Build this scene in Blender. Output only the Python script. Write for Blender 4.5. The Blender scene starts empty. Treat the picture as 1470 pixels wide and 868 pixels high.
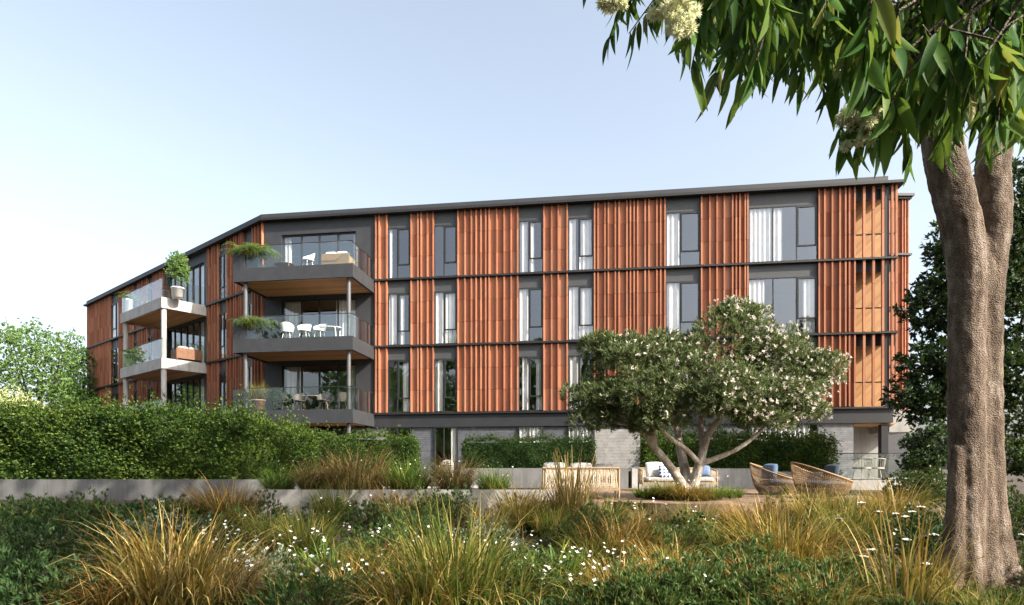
import bpy, math, random
import numpy as np
from mathutils import Vector, Matrix
R = random.Random(7)
NR = np.random.default_rng(11)
PI = math.pi
scn = bpy.context.scene
COL = scn.collection
EYE = 1.5; FPX = 900.0; CX = 735.0; HY = 673.0
def at(px, py, d):
    return Vector(((px-CX)/FPX*d, d, EYE+(HY-py)/FPX*d))
def xat(px, d): return (px-CX)/FPX*d

# ---------------------------------------------------------------- materials
def newmat(name):
    m = bpy.data.materials.new(name); m.use_nodes = True
    nt = m.node_tree; nt.nodes.clear()
    out = nt.nodes.new('ShaderNodeOutputMaterial')
    return m, nt, out
def N(nt, t, **kw):
    n = nt.nodes.new(t)
    for k, v in kw.items():
        if k.startswith('i_'): n.inputs[k[2:].replace('_', ' ')].default_value = v
        else: setattr(n, k, v)
    return n
def L(nt, a, b): nt.links.new(a, b)
def rgba(c): return (c[0], c[1], c[2], 1)
def ramp(nt, fac, stops):
    r = N(nt, 'ShaderNodeValToRGB')
    while len(r.color_ramp.elements) < len(stops): r.color_ramp.elements.new(.5)
    for e, (p, c) in zip(r.color_ramp.elements, stops): e.position = p; e.color = rgba(c)
    L(nt, fac, r.inputs[0]); return r.outputs[0]
def mixc(nt, fac, a, b, mode='MIX'):
    m = N(nt, 'ShaderNodeMix', data_type='RGBA', blend_type=mode)
    for inp, v in ((m.inputs[0], fac), (m.inputs[6], a), (m.inputs[7], b)):
        if hasattr(v, 'links') or isinstance(v, bpy.types.NodeSocket): L(nt, v, inp)
        elif isinstance(v, (int, float)): inp.default_value = v
        else: inp.default_value = rgba(v)
    return m.outputs[2]
def noise(nt, co, scale, detail=4, rough=.55):
    n = N(nt, 'ShaderNodeTexNoise'); n.inputs['Scale'].default_value = scale
    n.inputs['Detail'].default_value = detail; n.inputs['Roughness'].default_value = rough
    if co is not None: L(nt, co, n.inputs['Vector'])
    return n
def mapping(nt, co, scale=(1,1,1), rot=(0,0,0)):
    m = N(nt, 'ShaderNodeMapping'); m.inputs['Scale'].default_value = scale; m.inputs['Rotation'].default_value = rot
    L(nt, co, m.inputs['Vector']); return m.outputs[0]
def bump(nt, h, strength=.3, dist=.02):
    b = N(nt, 'ShaderNodeBump'); b.inputs['Strength'].default_value = strength; b.inputs['Distance'].default_value = dist
    L(nt, h, b.inputs['Height']); return b.outputs[0]

def leafmat(name, stops, rough=.5, trans=.35, spec=.3, big=None, hue=.25, base=None):
    m, nt, out = newmat(name)
    g = N(nt, 'ShaderNodeNewGeometry')
    col = ramp(nt, g.outputs['Random Per Island'], stops)
    tc = N(nt, 'ShaderNodeTexCoord')
    if big:
        nz = noise(nt, tc.outputs['Object'], big[0], 2)
        f = N(nt, 'ShaderNodeMapRange'); L(nt, nz.outputs[0], f.inputs[0]); f.inputs[1].default_value = .4; f.inputs[2].default_value = .62
        col = mixc(nt, f.outputs[0], col, mixc(nt, hue, col, big[1]))
    p = N(nt, 'ShaderNodeBsdfPrincipled'); L(nt, col, p.inputs['Base Color'])
    p.inputs['Roughness'].default_value = rough; p.inputs['Specular IOR Level'].default_value = spec*.38
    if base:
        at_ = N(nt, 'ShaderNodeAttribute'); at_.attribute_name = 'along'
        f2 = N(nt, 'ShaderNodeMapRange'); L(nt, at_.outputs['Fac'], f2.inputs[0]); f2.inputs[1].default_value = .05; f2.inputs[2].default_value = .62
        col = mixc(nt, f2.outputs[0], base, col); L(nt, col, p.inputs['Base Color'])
    t = N(nt, 'ShaderNodeBsdfTranslucent'); L(nt, mixc(nt, .22, col, (.30, .36, .03), 'MIX'), t.inputs[0])
    x = N(nt, 'ShaderNodeMixShader'); x.inputs[0].default_value = trans
    L(nt, p.outputs[0], x.inputs[1]); L(nt, t.outputs[0], x.inputs[2]); L(nt, x.outputs[0], out.inputs[0])
    return m
def plain(name, col, rough=.6, metal=0, var=.25, scale=3, bmp=.0, bscale=40, streak=None, spec=.4):
    m, nt, out = newmat(name)
    tc = N(nt, 'ShaderNodeTexCoord')
    co = mapping(nt, tc.outputs['Object'], streak) if streak else tc.outputs['Object']
    nz = noise(nt, co, scale, 6)
    c = ramp(nt, nz.outputs[0], [(.3, [v*(1-var) for v in col]), (.7, [min(1, v*(1+var)) for v in col])])
    p = N(nt, 'ShaderNodeBsdfPrincipled'); L(nt, c, p.inputs['Base Color'])
    p.inputs['Roughness'].default_value = rough; p.inputs['Metallic'].default_value = metal
    p.inputs['Specular IOR Level'].default_value = spec
    if bmp:
        n2 = noise(nt, tc.outputs['Object'], bscale, 5); L(nt, bump(nt, n2.outputs[0], bmp), p.inputs['Normal'])
    L(nt, p.outputs[0], out.inputs[0]); return m
def islandmat(name, stops, rough=.7, streak=(6,6,.6), amt=.35, dark=(.1,.04,.02), bmp=.15, bscale=60, spec=.3):
    m, nt, out = newmat(name)
    g = N(nt, 'ShaderNodeNewGeometry'); tc = N(nt, 'ShaderNodeTexCoord')
    c = ramp(nt, g.outputs['Random Per Island'], stops)
    nz = noise(nt, mapping(nt, tc.outputs['Object'], streak), 1.2, 6, .65)
    f = N(nt, 'ShaderNodeMapRange'); L(nt, nz.outputs[0], f.inputs[0]); f.inputs[1].default_value = .45; f.inputs[2].default_value = .75; f.inputs[4].default_value = amt
    c = mixc(nt, f.outputs[0], c, dark)
    p = N(nt, 'ShaderNodeBsdfPrincipled'); L(nt, c, p.inputs['Base Color'])
    p.inputs['Roughness'].default_value = rough; p.inputs['Specular IOR Level'].default_value = spec
    n2 = noise(nt, tc.outputs['Object'], bscale, 4); L(nt, bump(nt, n2.outputs[0], bmp, .01), p.inputs['Normal'])
    L(nt, p.outputs[0], out.inputs[0]); return m
def glassmat(name, base=.12, tint=(.86,.9,.9), scale=1.0, wob=.0):
    m, nt, out = newmat(name)
    lw = N(nt, 'ShaderNodeLayerWeight'); lw.inputs[0].default_value = .5   # facing = 1-|cos|
    pw = N(nt, 'ShaderNodeMath', operation='POWER'); L(nt, lw.outputs['Facing'], pw.inputs[0]); pw.inputs[1].default_value = 5
    fr = N(nt, 'ShaderNodeMath', operation='MULTIPLY_ADD'); L(nt, pw.outputs[0], fr.inputs[0]); fr.inputs[1].default_value = .96; fr.inputs[2].default_value = .04
    ad = N(nt, 'ShaderNodeMath', operation='MULTIPLY_ADD', use_clamp=True); L(nt, fr.outputs[0], ad.inputs[0])
    ad.inputs[1].default_value = scale; ad.inputs[2].default_value = base
    t = N(nt, 'ShaderNodeBsdfTransparent'); t.inputs[0].default_value = rgba(tint)
    gl = N(nt, 'ShaderNodeBsdfGlossy'); gl.inputs['Roughness'].default_value = .0; gl.inputs[0].default_value = (.95,.97,1,1)
    if wob:
        tc = N(nt, 'ShaderNodeTexCoord'); nz = noise(nt, tc.outputs['Object'], .7, 2)
        L(nt, bump(nt, nz.outputs[0], wob, .05), gl.inputs['Normal'])
    x = N(nt, 'ShaderNodeMixShader'); L(nt, ad.outputs[0], x.inputs[0]); L(nt, t.outputs[0], x.inputs[1]); L(nt, gl.outputs[0], x.inputs[2])
    L(nt, x.outputs[0], out.inputs[0]); return m
def concretemat(name, col, board=0.0, var=.22):
    m, nt, out = newmat(name); tc = N(nt, 'ShaderNodeTexCoord'); co = tc.outputs['Object']
    n1 = noise(nt, co, 1.1, 6, .65); n2 = noise(nt, mapping(nt, co, (7, 7, .7)), 1, 5, .6); n3 = noise(nt, co, 45, 3)
    c = ramp(nt, n1.outputs[0], [(.3, [v*(1-var) for v in col]), (.7, [v*(1+var) for v in col])])
    f = N(nt, 'ShaderNodeMapRange'); L(nt, n2.outputs[0], f.inputs[0]); f.inputs[1].default_value=.5; f.inputs[2].default_value=.78; f.inputs[4].default_value=.65
    c = mixc(nt, f.outputs[0], c, [v*.40 for v in col])
    p = N(nt, 'ShaderNodeBsdfPrincipled'); p.inputs['Roughness'].default_value = .8
    L(nt, c, p.inputs['Base Color'])
    L(nt, bump(nt, n3.outputs[0], .25, .01), p.inputs['Normal'])
    L(nt, p.outputs[0], out.inputs[0]); return m
def brickmat(name, c1, c2, mortar, sx, sz, msize=.012, rot=0):
    m, nt, out = newmat(name); tc = N(nt, 'ShaderNodeTexCoord')
    # u along the wall = x, course height = z
    mp = mapping(nt, tc.outputs['Object'], (1,1,1), (PI/2, 0, 0))
    b = N(nt, 'ShaderNodeTexBrick'); L(nt, mp, b.inputs['Vector'])
    b.inputs['Color1'].default_value = rgba(c1); b.inputs['Color2'].default_value = rgba(c2); b.inputs['Mortar'].default_value = rgba(mortar)
    b.inputs['Scale'].default_value = 1; b.inputs['Mortar Size'].default_value = msize; b.inputs['Brick Width'].default_value = sx; b.inputs['Row Height'].default_value = sz
    nz = noise(nt, tc.outputs['Object'], 5, 6); c = mixc(nt, .5, b.outputs[0], ramp(nt, nz.outputs[0], [(.3,(.25,.25,.25)),(.7,(1,1,1))]), 'MULTIPLY')
    p = N(nt, 'ShaderNodeBsdfPrincipled'); L(nt, c, p.inputs['Base Color']); p.inputs['Roughness'].default_value = .85
    L(nt, bump(nt, b.outputs['Fac'], -.4, .01), p.inputs['Normal'])
    L(nt, p.outputs[0], out.inputs[0]); return m
def barkmat(name, a, b, lich, sc=1.0, ring=.0):
    m, nt, out = newmat(name); tc = N(nt, 'ShaderNodeTexCoord'); co = tc.outputs['Object']
    n1 = noise(nt, mapping(nt, co, (4*sc, 4*sc, 1.3*sc)), 1, 8, .65)
    n2 = noise(nt, mapping(nt, co, (18*sc, 18*sc, 40*sc)), 1, 4, .6)
    v = N(nt, 'ShaderNodeTexVoronoi'); v.inputs['Scale'].default_value = 30*sc; L(nt, mapping(nt, co, (1.0, 1.0, 1.5)), v.inputs['Vector'])
    c = ramp(nt, n1.outputs[0], [(.32, b), (.52, a), (.68, lich)])
    c = mixc(nt, .45, c, ramp(nt, n2.outputs[0], [(.38, (.22,.19,.17)), (.60, (1,1,1))]), 'MULTIPLY')
    p = N(nt, 'ShaderNodeBsdfPrincipled'); L(nt, c, p.inputs['Base Color']); p.inputs['Roughness'].default_value = .9; p.inputs['Specular IOR Level'].default_value = .2
    h = N(nt, 'ShaderNodeMath', operation='ADD'); L(nt, n2.outputs[0], h.inputs[0]); L(nt, v.outputs[0], h.inputs[1])
    L(nt, bump(nt, h.outputs[0], .8, .025), p.inputs['Normal']); L(nt, p.outputs[0], out.inputs[0]); return m

M = {}
M['terracotta'] = islandmat('terracotta', [(0,(.22,.082,.044)),(.3,(.315,.124,.064)),(.6,(.375,.162,.088)),(.85,(.26,.095,.05)),(1,(.35,.175,.105))], .75, (5,5,.45), .55, (.14,.065,.042))
M['dark'] = plain('charcoal_panel', (.029,.031,.035), .55, 0, .16, 2.5, .05)
M['spandrel'] = plain('grey_spandrel', (.045,.048,.050), .5, 0, .16, 4, .05, streak=(1,1,5))
M['black'] = plain('black_metal', (.012,.012,.013), .5, 0, .2, 5)
M['band'] = plain('shade_darkened_band', (.020,.021,.024), .5, 0, .16, 2.5, .05)  # charcoal darkened to carry the tree shade on the lower facade
M['cap'] = plain('roof_metal', (.030,.031,.034), .55, .0, .15, 1.2, streak=(1,1,1))
M['frame'] = plain('window_frame_metal', (.018,.019,.021), .4, 0, .1, 4)
M['soffit'] = islandmat('timber_soffit', [(0,(.30,.15,.060)),(.5,(.42,.22,.095)),(1,(.50,.28,.125))], .6, (1,1,1), .2, (.15,.07,.03))
M['timber'] = islandmat('timber_lining', [(0,(.27,.14,.055)),(.5,(.34,.185,.075)),(1,(.40,.23,.10))], .6, (2,2,2), .2, (.3,.13,.04))
M['glass'] = glassmat('window_glass', .14, (.97,.98,.98), 1.0, .0)
M['bglass'] = glassmat('balustrade_glass', .015, (.93,.965,.96), 1.0)
M['curtain'] = plain('sheer_curtain', (.56,.55,.53), .9, 0, .10, 3)
M['room'] = plain('room_plaster', (.26,.24,.22), .9, 0, .08, 2)
M['roomfloor'] = plain('room_floor', (.22,.14,.09), .6, 0, .2, 2)
M['lconc'] = concretemat('balcony_concrete', (.36,.35,.33))
M['conc'] = concretemat('garden_concrete', (.105,.107,.108))
M['conc2'] = concretemat('pale_concrete', (.26,.255,.24))
M['block'] = brickmat('masonry_block', (.15,.155,.165), (.21,.21,.215), (.11,.11,.115), .60, .095, .008)
M['lattice'] = brickmat('breeze_block', (.24,.24,.235), (.30,.295,.28), (.13,.13,.125), .055, .055, .010)
M['post'] = plain('grey_post', (.075,.078,.082), .5, .2, .1, 3)
M['blockshade'] = brickmat('shaded_masonry', (.065,.072,.088), (.095,.10,.118), (.05,.053,.06), .60, .095, .008)  # darker bluish copy of the block masonry, standing in for its shaded stretch
M['soil'] = plain('mulch_soil', (.045,.032,.022), .95, 0, .5, 9, .6, 25)
M['deck'] = islandmat('deck_boards', [(0,(.12,.08,.052)),(.5,(.165,.112,.072)),(1,(.21,.148,.10))], .8, (3,3,3), .4, (.13,.08,.05))
M['paving'] = plain('paving', (.30,.29,.27), .85, 0, .2, 3, .2)
M['bark'] = barkmat('smooth_grey_bark', (.150,.112,.082), (.060,.042,.030), (.27,.225,.185), 1.7)
M['palebark'] = barkmat('pale_bark', (.56,.50,.43), (.26,.20,.15), (.72,.67,.60), 1.6)
M['darkbark'] = barkmat('dark_bark', (.09,.07,.055), (.05,.035,.025), (.14,.12,.1), 1.5)
M['gum_leaf'] = leafmat('gum_leaf', [(0,(.022,.066,.014)),(.4,(.038,.105,.020)),(.75,(.070,.155,.028)),(.93,(.12,.19,.04)),(1,(.22,.20,.06))], .5, .40, .3)
M['cream_flower'] = leafmat('cream_blossom', [(0,(.70,.70,.48)),(.6,(.80,.79,.60)),(1,(.66,.70,.44))], .8, .5, .1)
M['tree_leaf'] = leafmat('shrubby_tree_leaf', [(0,(.034,.060,.026)),(.5,(.090,.128,.055)),(.85,(.17,.205,.092)),(1,(.30,.32,.17))], .5, .25, .3, (1.1, (.10,.13,.06)), .3)
M['blossom'] = leafmat('pale_blossom', [(0,(.48,.41,.36)),(.5,(.60,.55,.50)),(1,(.70,.67,.61))], .8, .25, .1)
M['hedge_leaf'] = leafmat('hedge_leaf', [(0,(.011,.031,.007)),(.5,(.027,.064,.012)),(.85,(.058,.105,.019)),(1,(.14,.17,.036))], .5, .22, .35, (.8, (.10,.14,.02)), .35)
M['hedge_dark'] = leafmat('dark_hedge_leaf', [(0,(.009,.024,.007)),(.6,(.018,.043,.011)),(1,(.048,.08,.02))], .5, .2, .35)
M['bg_dark'] = leafmat('dark_tree_leaf', [(0,(.014,.032,.012)),(.6,(.026,.052,.018)),(1,(.050,.085,.028))], .42, .12, .5)
M['bg_light'] = leafmat('light_tree_leaf', [(0,(.09,.18,.05)),(.5,(.15,.26,.075)),(1,(.25,.36,.13))], .55, .45, .3)
M['bg_mid'] = leafmat('mid_tree_leaf', [(0,(.04,.10,.03)),(.6,(.07,.15,.042)),(1,(.12,.2,.06))], .55, .3, .3)
M['cream_leaf'] = leafmat('cream_shrub_leaf', [(0,(.28,.33,.13)),(.5,(.42,.46,.22)),(1,(.58,.58,.34))], .6, .3, .2)
M['cover'] = leafmat('groundcover_leaf', [(0,(.009,.022,.008)),(.5,(.018,.040,.012)),(.85,(.038,.070,.019)),(1,(.10,.125,.038))], .5, .2, .3, (.75, (.09,.12,.028)), .3)
M['mound'] = leafmat('mounded_shrub_leaf', [(0,(.022,.052,.016)),(.5,(.050,.100,.030)),(.85,(.10,.155,.048)),(1,(.20,.24,.09))], .5, .25, .3)
M['darkshrub'] = leafmat('dark_shrub_leaf', [(0,(.013,.033,.011)),(.6,(.026,.056,.018)),(1,(.06,.10,.036))], .45, .15, .35)
M['greyshrub'] = leafmat('grey_shrub_leaf', [(0,(.10,.14,.09)),(.6,(.17,.21,.14)),(1,(.30,.33,.24))], .7, .15, .2)
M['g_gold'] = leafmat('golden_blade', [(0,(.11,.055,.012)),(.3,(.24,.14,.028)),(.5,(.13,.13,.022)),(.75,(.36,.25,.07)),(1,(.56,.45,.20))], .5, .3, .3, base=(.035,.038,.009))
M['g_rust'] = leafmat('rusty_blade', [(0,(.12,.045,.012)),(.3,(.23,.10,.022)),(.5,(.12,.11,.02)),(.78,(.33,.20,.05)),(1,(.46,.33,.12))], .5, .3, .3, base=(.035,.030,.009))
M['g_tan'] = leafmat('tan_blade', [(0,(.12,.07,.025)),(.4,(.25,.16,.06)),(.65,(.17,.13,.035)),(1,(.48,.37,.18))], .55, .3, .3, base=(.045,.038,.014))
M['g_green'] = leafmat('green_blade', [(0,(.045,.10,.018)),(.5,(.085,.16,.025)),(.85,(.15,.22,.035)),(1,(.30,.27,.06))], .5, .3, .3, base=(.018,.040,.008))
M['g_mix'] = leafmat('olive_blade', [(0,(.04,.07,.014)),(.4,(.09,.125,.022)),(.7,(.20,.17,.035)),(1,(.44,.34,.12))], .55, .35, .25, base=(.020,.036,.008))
M['white_petal'] = leafmat('white_petal', [(0,(.75,.76,.72)),(1,(.82,.82,.80))], .7, .2, .1)
M['fern'] = leafmat('fern_frond', [(0,(.10,.19,.035)),(.6,(.19,.29,.06)),(1,(.32,.40,.12))], .55, .4, .2)
M['sofawood'] = plain('weathered_teak', (.27,.20,.125), .7, 0, .25, 6, .2, 30, streak=(8,8,1))
M['rope'] = islandmat('rope_weave', [(0,(.42,.33,.22)),(.5,(.55,.46,.34)),(1,(.66,.58,.46))], .9, (2,2,2), .2, (.3,.22,.14))
M['wicker'] = islandmat('wicker_cane', [(0,(.16,.10,.05)),(.5,(.22,.145,.075)),(1,(.30,.21,.115))], .6, (3,3,3), .25, (.15,.09,.04))
M['linen'] = plain('grey_linen', (.27,.26,.25), .95, 0, .1, 12, .1, 200)
M['white_cloth'] = plain('white_cushion', (.68,.67,.64), .95, 0, .06, 10, .1, 150)
M['blue_cloth'] = plain('slate_blue_cushion', (.10,.15,.24), .95, 0, .2, 9, .1, 150)
M['navy_cloth'] = plain('charcoal_blue_cushion', (.05,.065,.085), .95, 0, .2, 9, .1, 150)
M['white'] = plain('white_plastic', (.72,.72,.70), .45, 0, .05, 4)
M['dkrattan'] = plain('dark_rattan', (.06,.05,.045), .6, 0, .25, 20, .2)
M['terrapot'] = plain('terracotta_pot', (.42,.20,.11), .8, 0, .2, 6, .1)
M['brownwood'] = plain('brown_hardwood', (.16,.075,.04), .6, 0, .25, 6)
M['wire'] = plain('pale_wire', (.34,.32,.28), .5, .2, .1, 5)
def cushion_pattern():
    m, nt, out = newmat('blue_check_cushion'); tc = N(nt, 'ShaderNodeTexCoord')
    b = N(nt, 'ShaderNodeTexBrick'); b.offset = 0; L(nt, mapping(nt, tc.outputs['Object'], (1,1,1), (PI/2,0,0)), b.inputs['Vector'])
    b.inputs['Color1'].default_value = (.03,.07,.24,1); b.inputs['Color2'].default_value = (.05,.12,.34,1); b.inputs['Mortar'].default_value = (.75,.75,.73,1)
    b.inputs['Scale'].default_value = 1; b.inputs['Mortar Size'].default_value = .022; b.inputs['Brick Width'].default_value = .12; b.inputs['Row Height'].default_value = .11
    p = N(nt, 'ShaderNodeBsdfPrincipled'); L(nt, b.outputs[0], p.inputs['Base Color']); p.inputs['Roughness'].default_value = .95
    L(nt, p.outputs[0], out.inputs[0]); return m
M['check'] = cushion_pattern()
def leafprint():
    m, nt, out = newmat('leaf_print_cushion'); tc = N(nt, 'ShaderNodeTexCoord')
    w = N(nt, 'ShaderNodeTexVoronoi'); w.inputs['Scale'].default_value = 14; L(nt, mapping(nt, tc.outputs['Object'], (1,1,.5)), w.inputs['Vector'])
    c = ramp(nt, w.outputs[0], [(.25,(.24,.24,.23)),(.34,(.48,.47,.45))])
    p = N(nt, 'ShaderNodeBsdfPrincipled'); L(nt, c, p.inputs['Base Color']); p.inputs['Roughness'].default_value = .95
    L(nt, p.outputs[0], out.inputs[0]); return m
M['print'] = leafprint()

# ---------------------------------------------------------------- object helpers
def tag(o, label=None, cat=None, group=None, kind=None):
    if label: o['label'] = label
    if cat: o['category'] = cat
    if group: o['group'] = group
    if kind: o['kind'] = kind
    return o
def empty(name, loc, label, cat, group=None, rz=0):
    o = bpy.data.objects.new(name, None); COL.objects.link(o); o.location = loc; o.rotation_euler = (0,0,rz)
    o.empty_display_size = .2
    return tag(o, label, cat, group)
def link(name, me, mat, parent=None, loc=None):
    o = bpy.data.objects.new(name, me); COL.objects.link(o)
    for m in (mat if isinstance(mat, (list, tuple)) else [mat]):
        if m.name not in [x.name for x in me.materials if x]: me.materials.append(m)
    if parent: o.parent = parent
    if loc is not None: o.location = loc
    return o
def npmesh(name, V, F, smooth=False):
    me = bpy.data.meshes.new(name)
    V = np.asarray(V, dtype=np.float32); F = np.asarray(F, dtype=np.int32)
    k = F.shape[1]
    me.vertices.add(len(V)); me.vertices.foreach_set('co', V.ravel())
    me.loops.add(F.size); me.loops.foreach_set('vertex_index', F.ravel())
    me.polygons.add(len(F)); me.polygons.foreach_set('loop_start', np.arange(0, F.size, k, dtype=np.int32))
    try: me.polygons.foreach_set('loop_total', np.full(len(F), k, dtype=np.int32))
    except Exception: pass
    if smooth: me.polygons.foreach_set('use_smooth', np.ones(len(F), dtype=bool))
    me.update(calc_edges=True); me.validate()
    return me
def copy_tree(o, parent=None, loc=None, rz=None, scale=None):
    c = o.copy(); COL.objects.link(c)
    if parent: c.parent = parent
    for ch in list(o.children): copy_tree(ch, c)
    if loc is not None: c.location = loc
    if rz is not None: c.rotation_euler = (0,0,rz)
    if scale is not None: c.scale = scale if hasattr(scale, '__len__') else (scale,)*3
    return c
def smooth(a, b, t):
    t = min(1, max(0, (t-a)/(b-a))); return t*t*(3-2*t)

class MB:
    def __init__(s): s.v = []; s.f = []; s.sm = []
    def quad8(s, P):
        b = len(s.v); s.v += [tuple(p) for p in P]
        for q in ((0,3,2,1),(4,5,6,7),(0,1,5,4),(1,2,6,5),(2,3,7,6),(3,0,4,7)): s.f.append(tuple(b+i for i in q)); s.sm.append(False)
    def box(s, x0,x1,y0,y1,z0,z1, T=None):
        P = [(x0,y0,z0),(x1,y0,z0),(x1,y1,z0),(x0,y1,z0),(x0,y0,z1),(x1,y0,z1),(x1,y1,z1),(x0,y1,z1)]
        if T: P = [T(*p) for p in P]
        s.quad8(P)
    def face(s, P, sm=False):
        b = len(s.v); s.v += [tuple(p) for p in P]; s.f.append(tuple(range(b, b+len(P)))); s.sm.append(sm)
    def grid(s, rows, closed=False, sm=True):
        b = len(s.v); n = len(rows[0])
        for r in rows: s.v += [tuple(p) for p in r]
        for i in range(len(rows)-1):
            for j in range(n if closed else n-1):
                k = (j+1) % n
                s.f.append((b+i*n+j, b+i*n+k, b+(i+1)*n+k, b+(i+1)*n+j)); s.sm.append(sm)
    def tube(s, pts, rad, n=6, cap=True, sm=True):
        pts = [Vector(p) for p in pts]
        if not hasattr(rad, '__len__'): rad = [rad]*len(pts)
        rows = []; prev = None
        for i, p in enumerate(pts):
            d = (pts[min(i+1, len(pts)-1)] - pts[max(i-1, 0)]).normalized()
            if prev is None: a = d.orthogonal().normalized()
            else: a = (prev - d*prev.dot(d)).normalized()
            prev = a; b = d.cross(a)
            rows.append([p + (a*math.cos(2*PI*k/n) + b*math.sin(2*PI*k/n))*rad[i] for k in range(n)])
        s.grid(rows, True, sm)
        if cap: s.face(rows[0][::-1]); s.face(rows[-1])
    def lathe(s, prof, c=(0,0,0), n=24):
        rows = [[(c[0]+r*math.cos(2*PI*k/n), c[1]+r*math.sin(2*PI*k/n), c[2]+z) for k in range(n)] for r, z in prof]
        s.grid(rows, True, True)
    def prism(s, poly, z0, z1):
        n = len(poly); s.face([(x,y,z1) for x,y in poly]); s.face([(x,y,z0) for x,y in poly][::-1])
        for i in range(n):
            a = poly[i]; b = poly[(i+1)%n]; s.face([(a[0],a[1],z0),(b[0],b[1],z0),(b[0],b[1],z1),(a[0],a[1],z1)])
    def mesh(s, name, off=(0,0,0)):
        me = bpy.data.meshes.new(name)
        me.from_pydata([(x-off[0], y-off[1], z-off[2]) for x,y,z in s.v], [], s.f)
        me.polygons.foreach_set('use_smooth', s.sm); me.update(); return me
    def build(s, name, mat, parent=None, off=(0,0,0), loc=None):
        return link(name, s.mesh(name, off), mat, parent, loc)

def leaf_verts(P, D, U, Ln, Wd, fold=.25, droop=0.0, rows=2):
    """Batch of leaves: P base, D axis, U up-ish; rows=2 -> diamond quad pair (6 verts, 4 tris as 2 quads)."""
    P = np.asarray(P, float); D = np.asarray(D, float); U = np.asarray(U, float)
    D = D/np.maximum(np.linalg.norm(D, axis=1, keepdims=True), 1e-6)
    S = np.cross(D, U); S /= np.maximum(np.linalg.norm(S, axis=1, keepdims=True), 1e-6)
    Nn = np.cross(S, D)
    Ln = np.asarray(Ln)[:,None]*np.ones((len(P),1)); Wd = np.asarray(Wd)[:,None]*np.ones((len(P),1))
    n = len(P)
    if rows == 2:
        m = P + D*Ln*.45
        V = np.stack([P, m + S*Wd*.5 + Nn*Wd*fold, P + D*Ln - Nn*Ln*droop, m - S*Wd*.5 + Nn*Wd*fold], 1).reshape(-1,3)
        F = np.arange(n)[:,None]*4 + np.array([[0,1,2,3]])
        return V, F
    ts = np.linspace(0, 1, rows+1); prof = np.sin(np.pi*np.clip(ts, 0, 1)**.75)**.85; prof[0] = .06; prof[-1] = .0
    vs = []
    for t, w in zip(ts, prof):
        c = P + D*Ln*t - Nn*Ln*droop*t*t
        vs += [c + S*Wd*.5*w + Nn*Wd*fold*w, c, c - S*Wd*.5*w + Nn*Wd*fold*w]
    V = np.stack(vs, 1); k = V.shape[1]; V = V.reshape(-1,3)
    q = []
    for i in range(rows):
        a = i*3; q += [[a,a+1,a+4,a+3],[a+1,a+2,a+5,a+4]]
    F = (np.arange(n)[:,None,None]*k + np.array(q)[None]).reshape(-1,4)
    return V, F
def runit(n):
    v = NR.normal(size=(n,3)); return v/np.linalg.norm(v, axis=1, keepdims=True)
def leaves(name, P, D, U, Ln, Wd, mat, parent=None, off=None, rows=2, fold=.25, droop=0., smooth=False):
    V, F = leaf_verts(P, D, U, Ln, Wd, fold, droop, rows)
    if off is not None: V = V - np.asarray(off)
    return link(name, npmesh(name, V, F, smooth), mat, parent)
def tufts(C, O, per, spread, Ln, Wd, jit=.4):
    """C tuft centres, O outward dirs -> P,D,U,L,W for per leaves each."""
    C = np.repeat(np.asarray(C, float), per, 0); O = np.repeat(np.asarray(O, float), per, 0)
    n = len(C); r = runit(n)
    D = O + r*spread; D /= np.linalg.norm(D, axis=1, keepdims=True)
    P = C + runit(n)*jit*Ln*NR.random((n,1))
    U = O + runit(n)*.5
    return P, D, U, Ln*NR.uniform(.65,1.25,n), Wd*NR.uniform(.7,1.25,n)

def wood(name, paths, mat, parent, off, voxel=.03, smooth_it=3, n=10, disp=None):
    """Trunk and limbs: tubes fused into one continuous surface."""
    mb = MB()
    for pts, rad in paths:
        mb.tube(catmull(pts), catr(rad, len(pts)), n)
    me = mb.mesh(name, off); o = bpy.data.objects.new('tmp', me); COL.objects.link(o)
    rm = o.modifiers.new('r', 'REMESH'); rm.mode = 'VOXEL'; rm.voxel_size = voxel; rm.use_smooth_shade = True
    sm = o.modifiers.new('s', 'SMOOTH'); sm.factor = .5; sm.iterations = smooth_it
    if disp:
        tx = bpy.data.textures.new('barklumps', 'CLOUDS'); tx.noise_scale = disp[1]
        dm = o.modifiers.new('d', 'DISPLACE'); dm.texture = tx; dm.strength = disp[0]; dm.mid_level = .5
    dg = bpy.context.evaluated_depsgraph_get()
    me2 = bpy.data.meshes.new_from_object(o.evaluated_get(dg)); me2.name = name
    bpy.data.objects.remove(o); bpy.data.meshes.remove(me)
    me2.polygons.foreach_set('use_smooth', np.ones(len(me2.polygons), dtype=bool))
    return link(name, me2, mat, parent)
SUB = 4
def catmull(p):
    p = [Vector(q) for q in p]; out = []
    for i in range(len(p)-1):
        a = p[max(i-1,0)]; b = p[i]; c = p[i+1]; d = p[min(i+2,len(p)-1)]
        for k in range(SUB):
            t = k/SUB
            out.append(.5*((2*b) + (c-a)*t + (2*a-5*b+4*c-d)*t*t + (3*b-a-3*c+d)*t**3))
    out.append(p[-1]); return out
def catr(r, n):
    if not hasattr(r, '__len__'): r = [r]*n
    out = []
    for i in range(n-1):
        for k in range(SUB): out.append(r[i] + (r[i+1]-r[i])*k/SUB)
    out.append(r[-1]); return out

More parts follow.
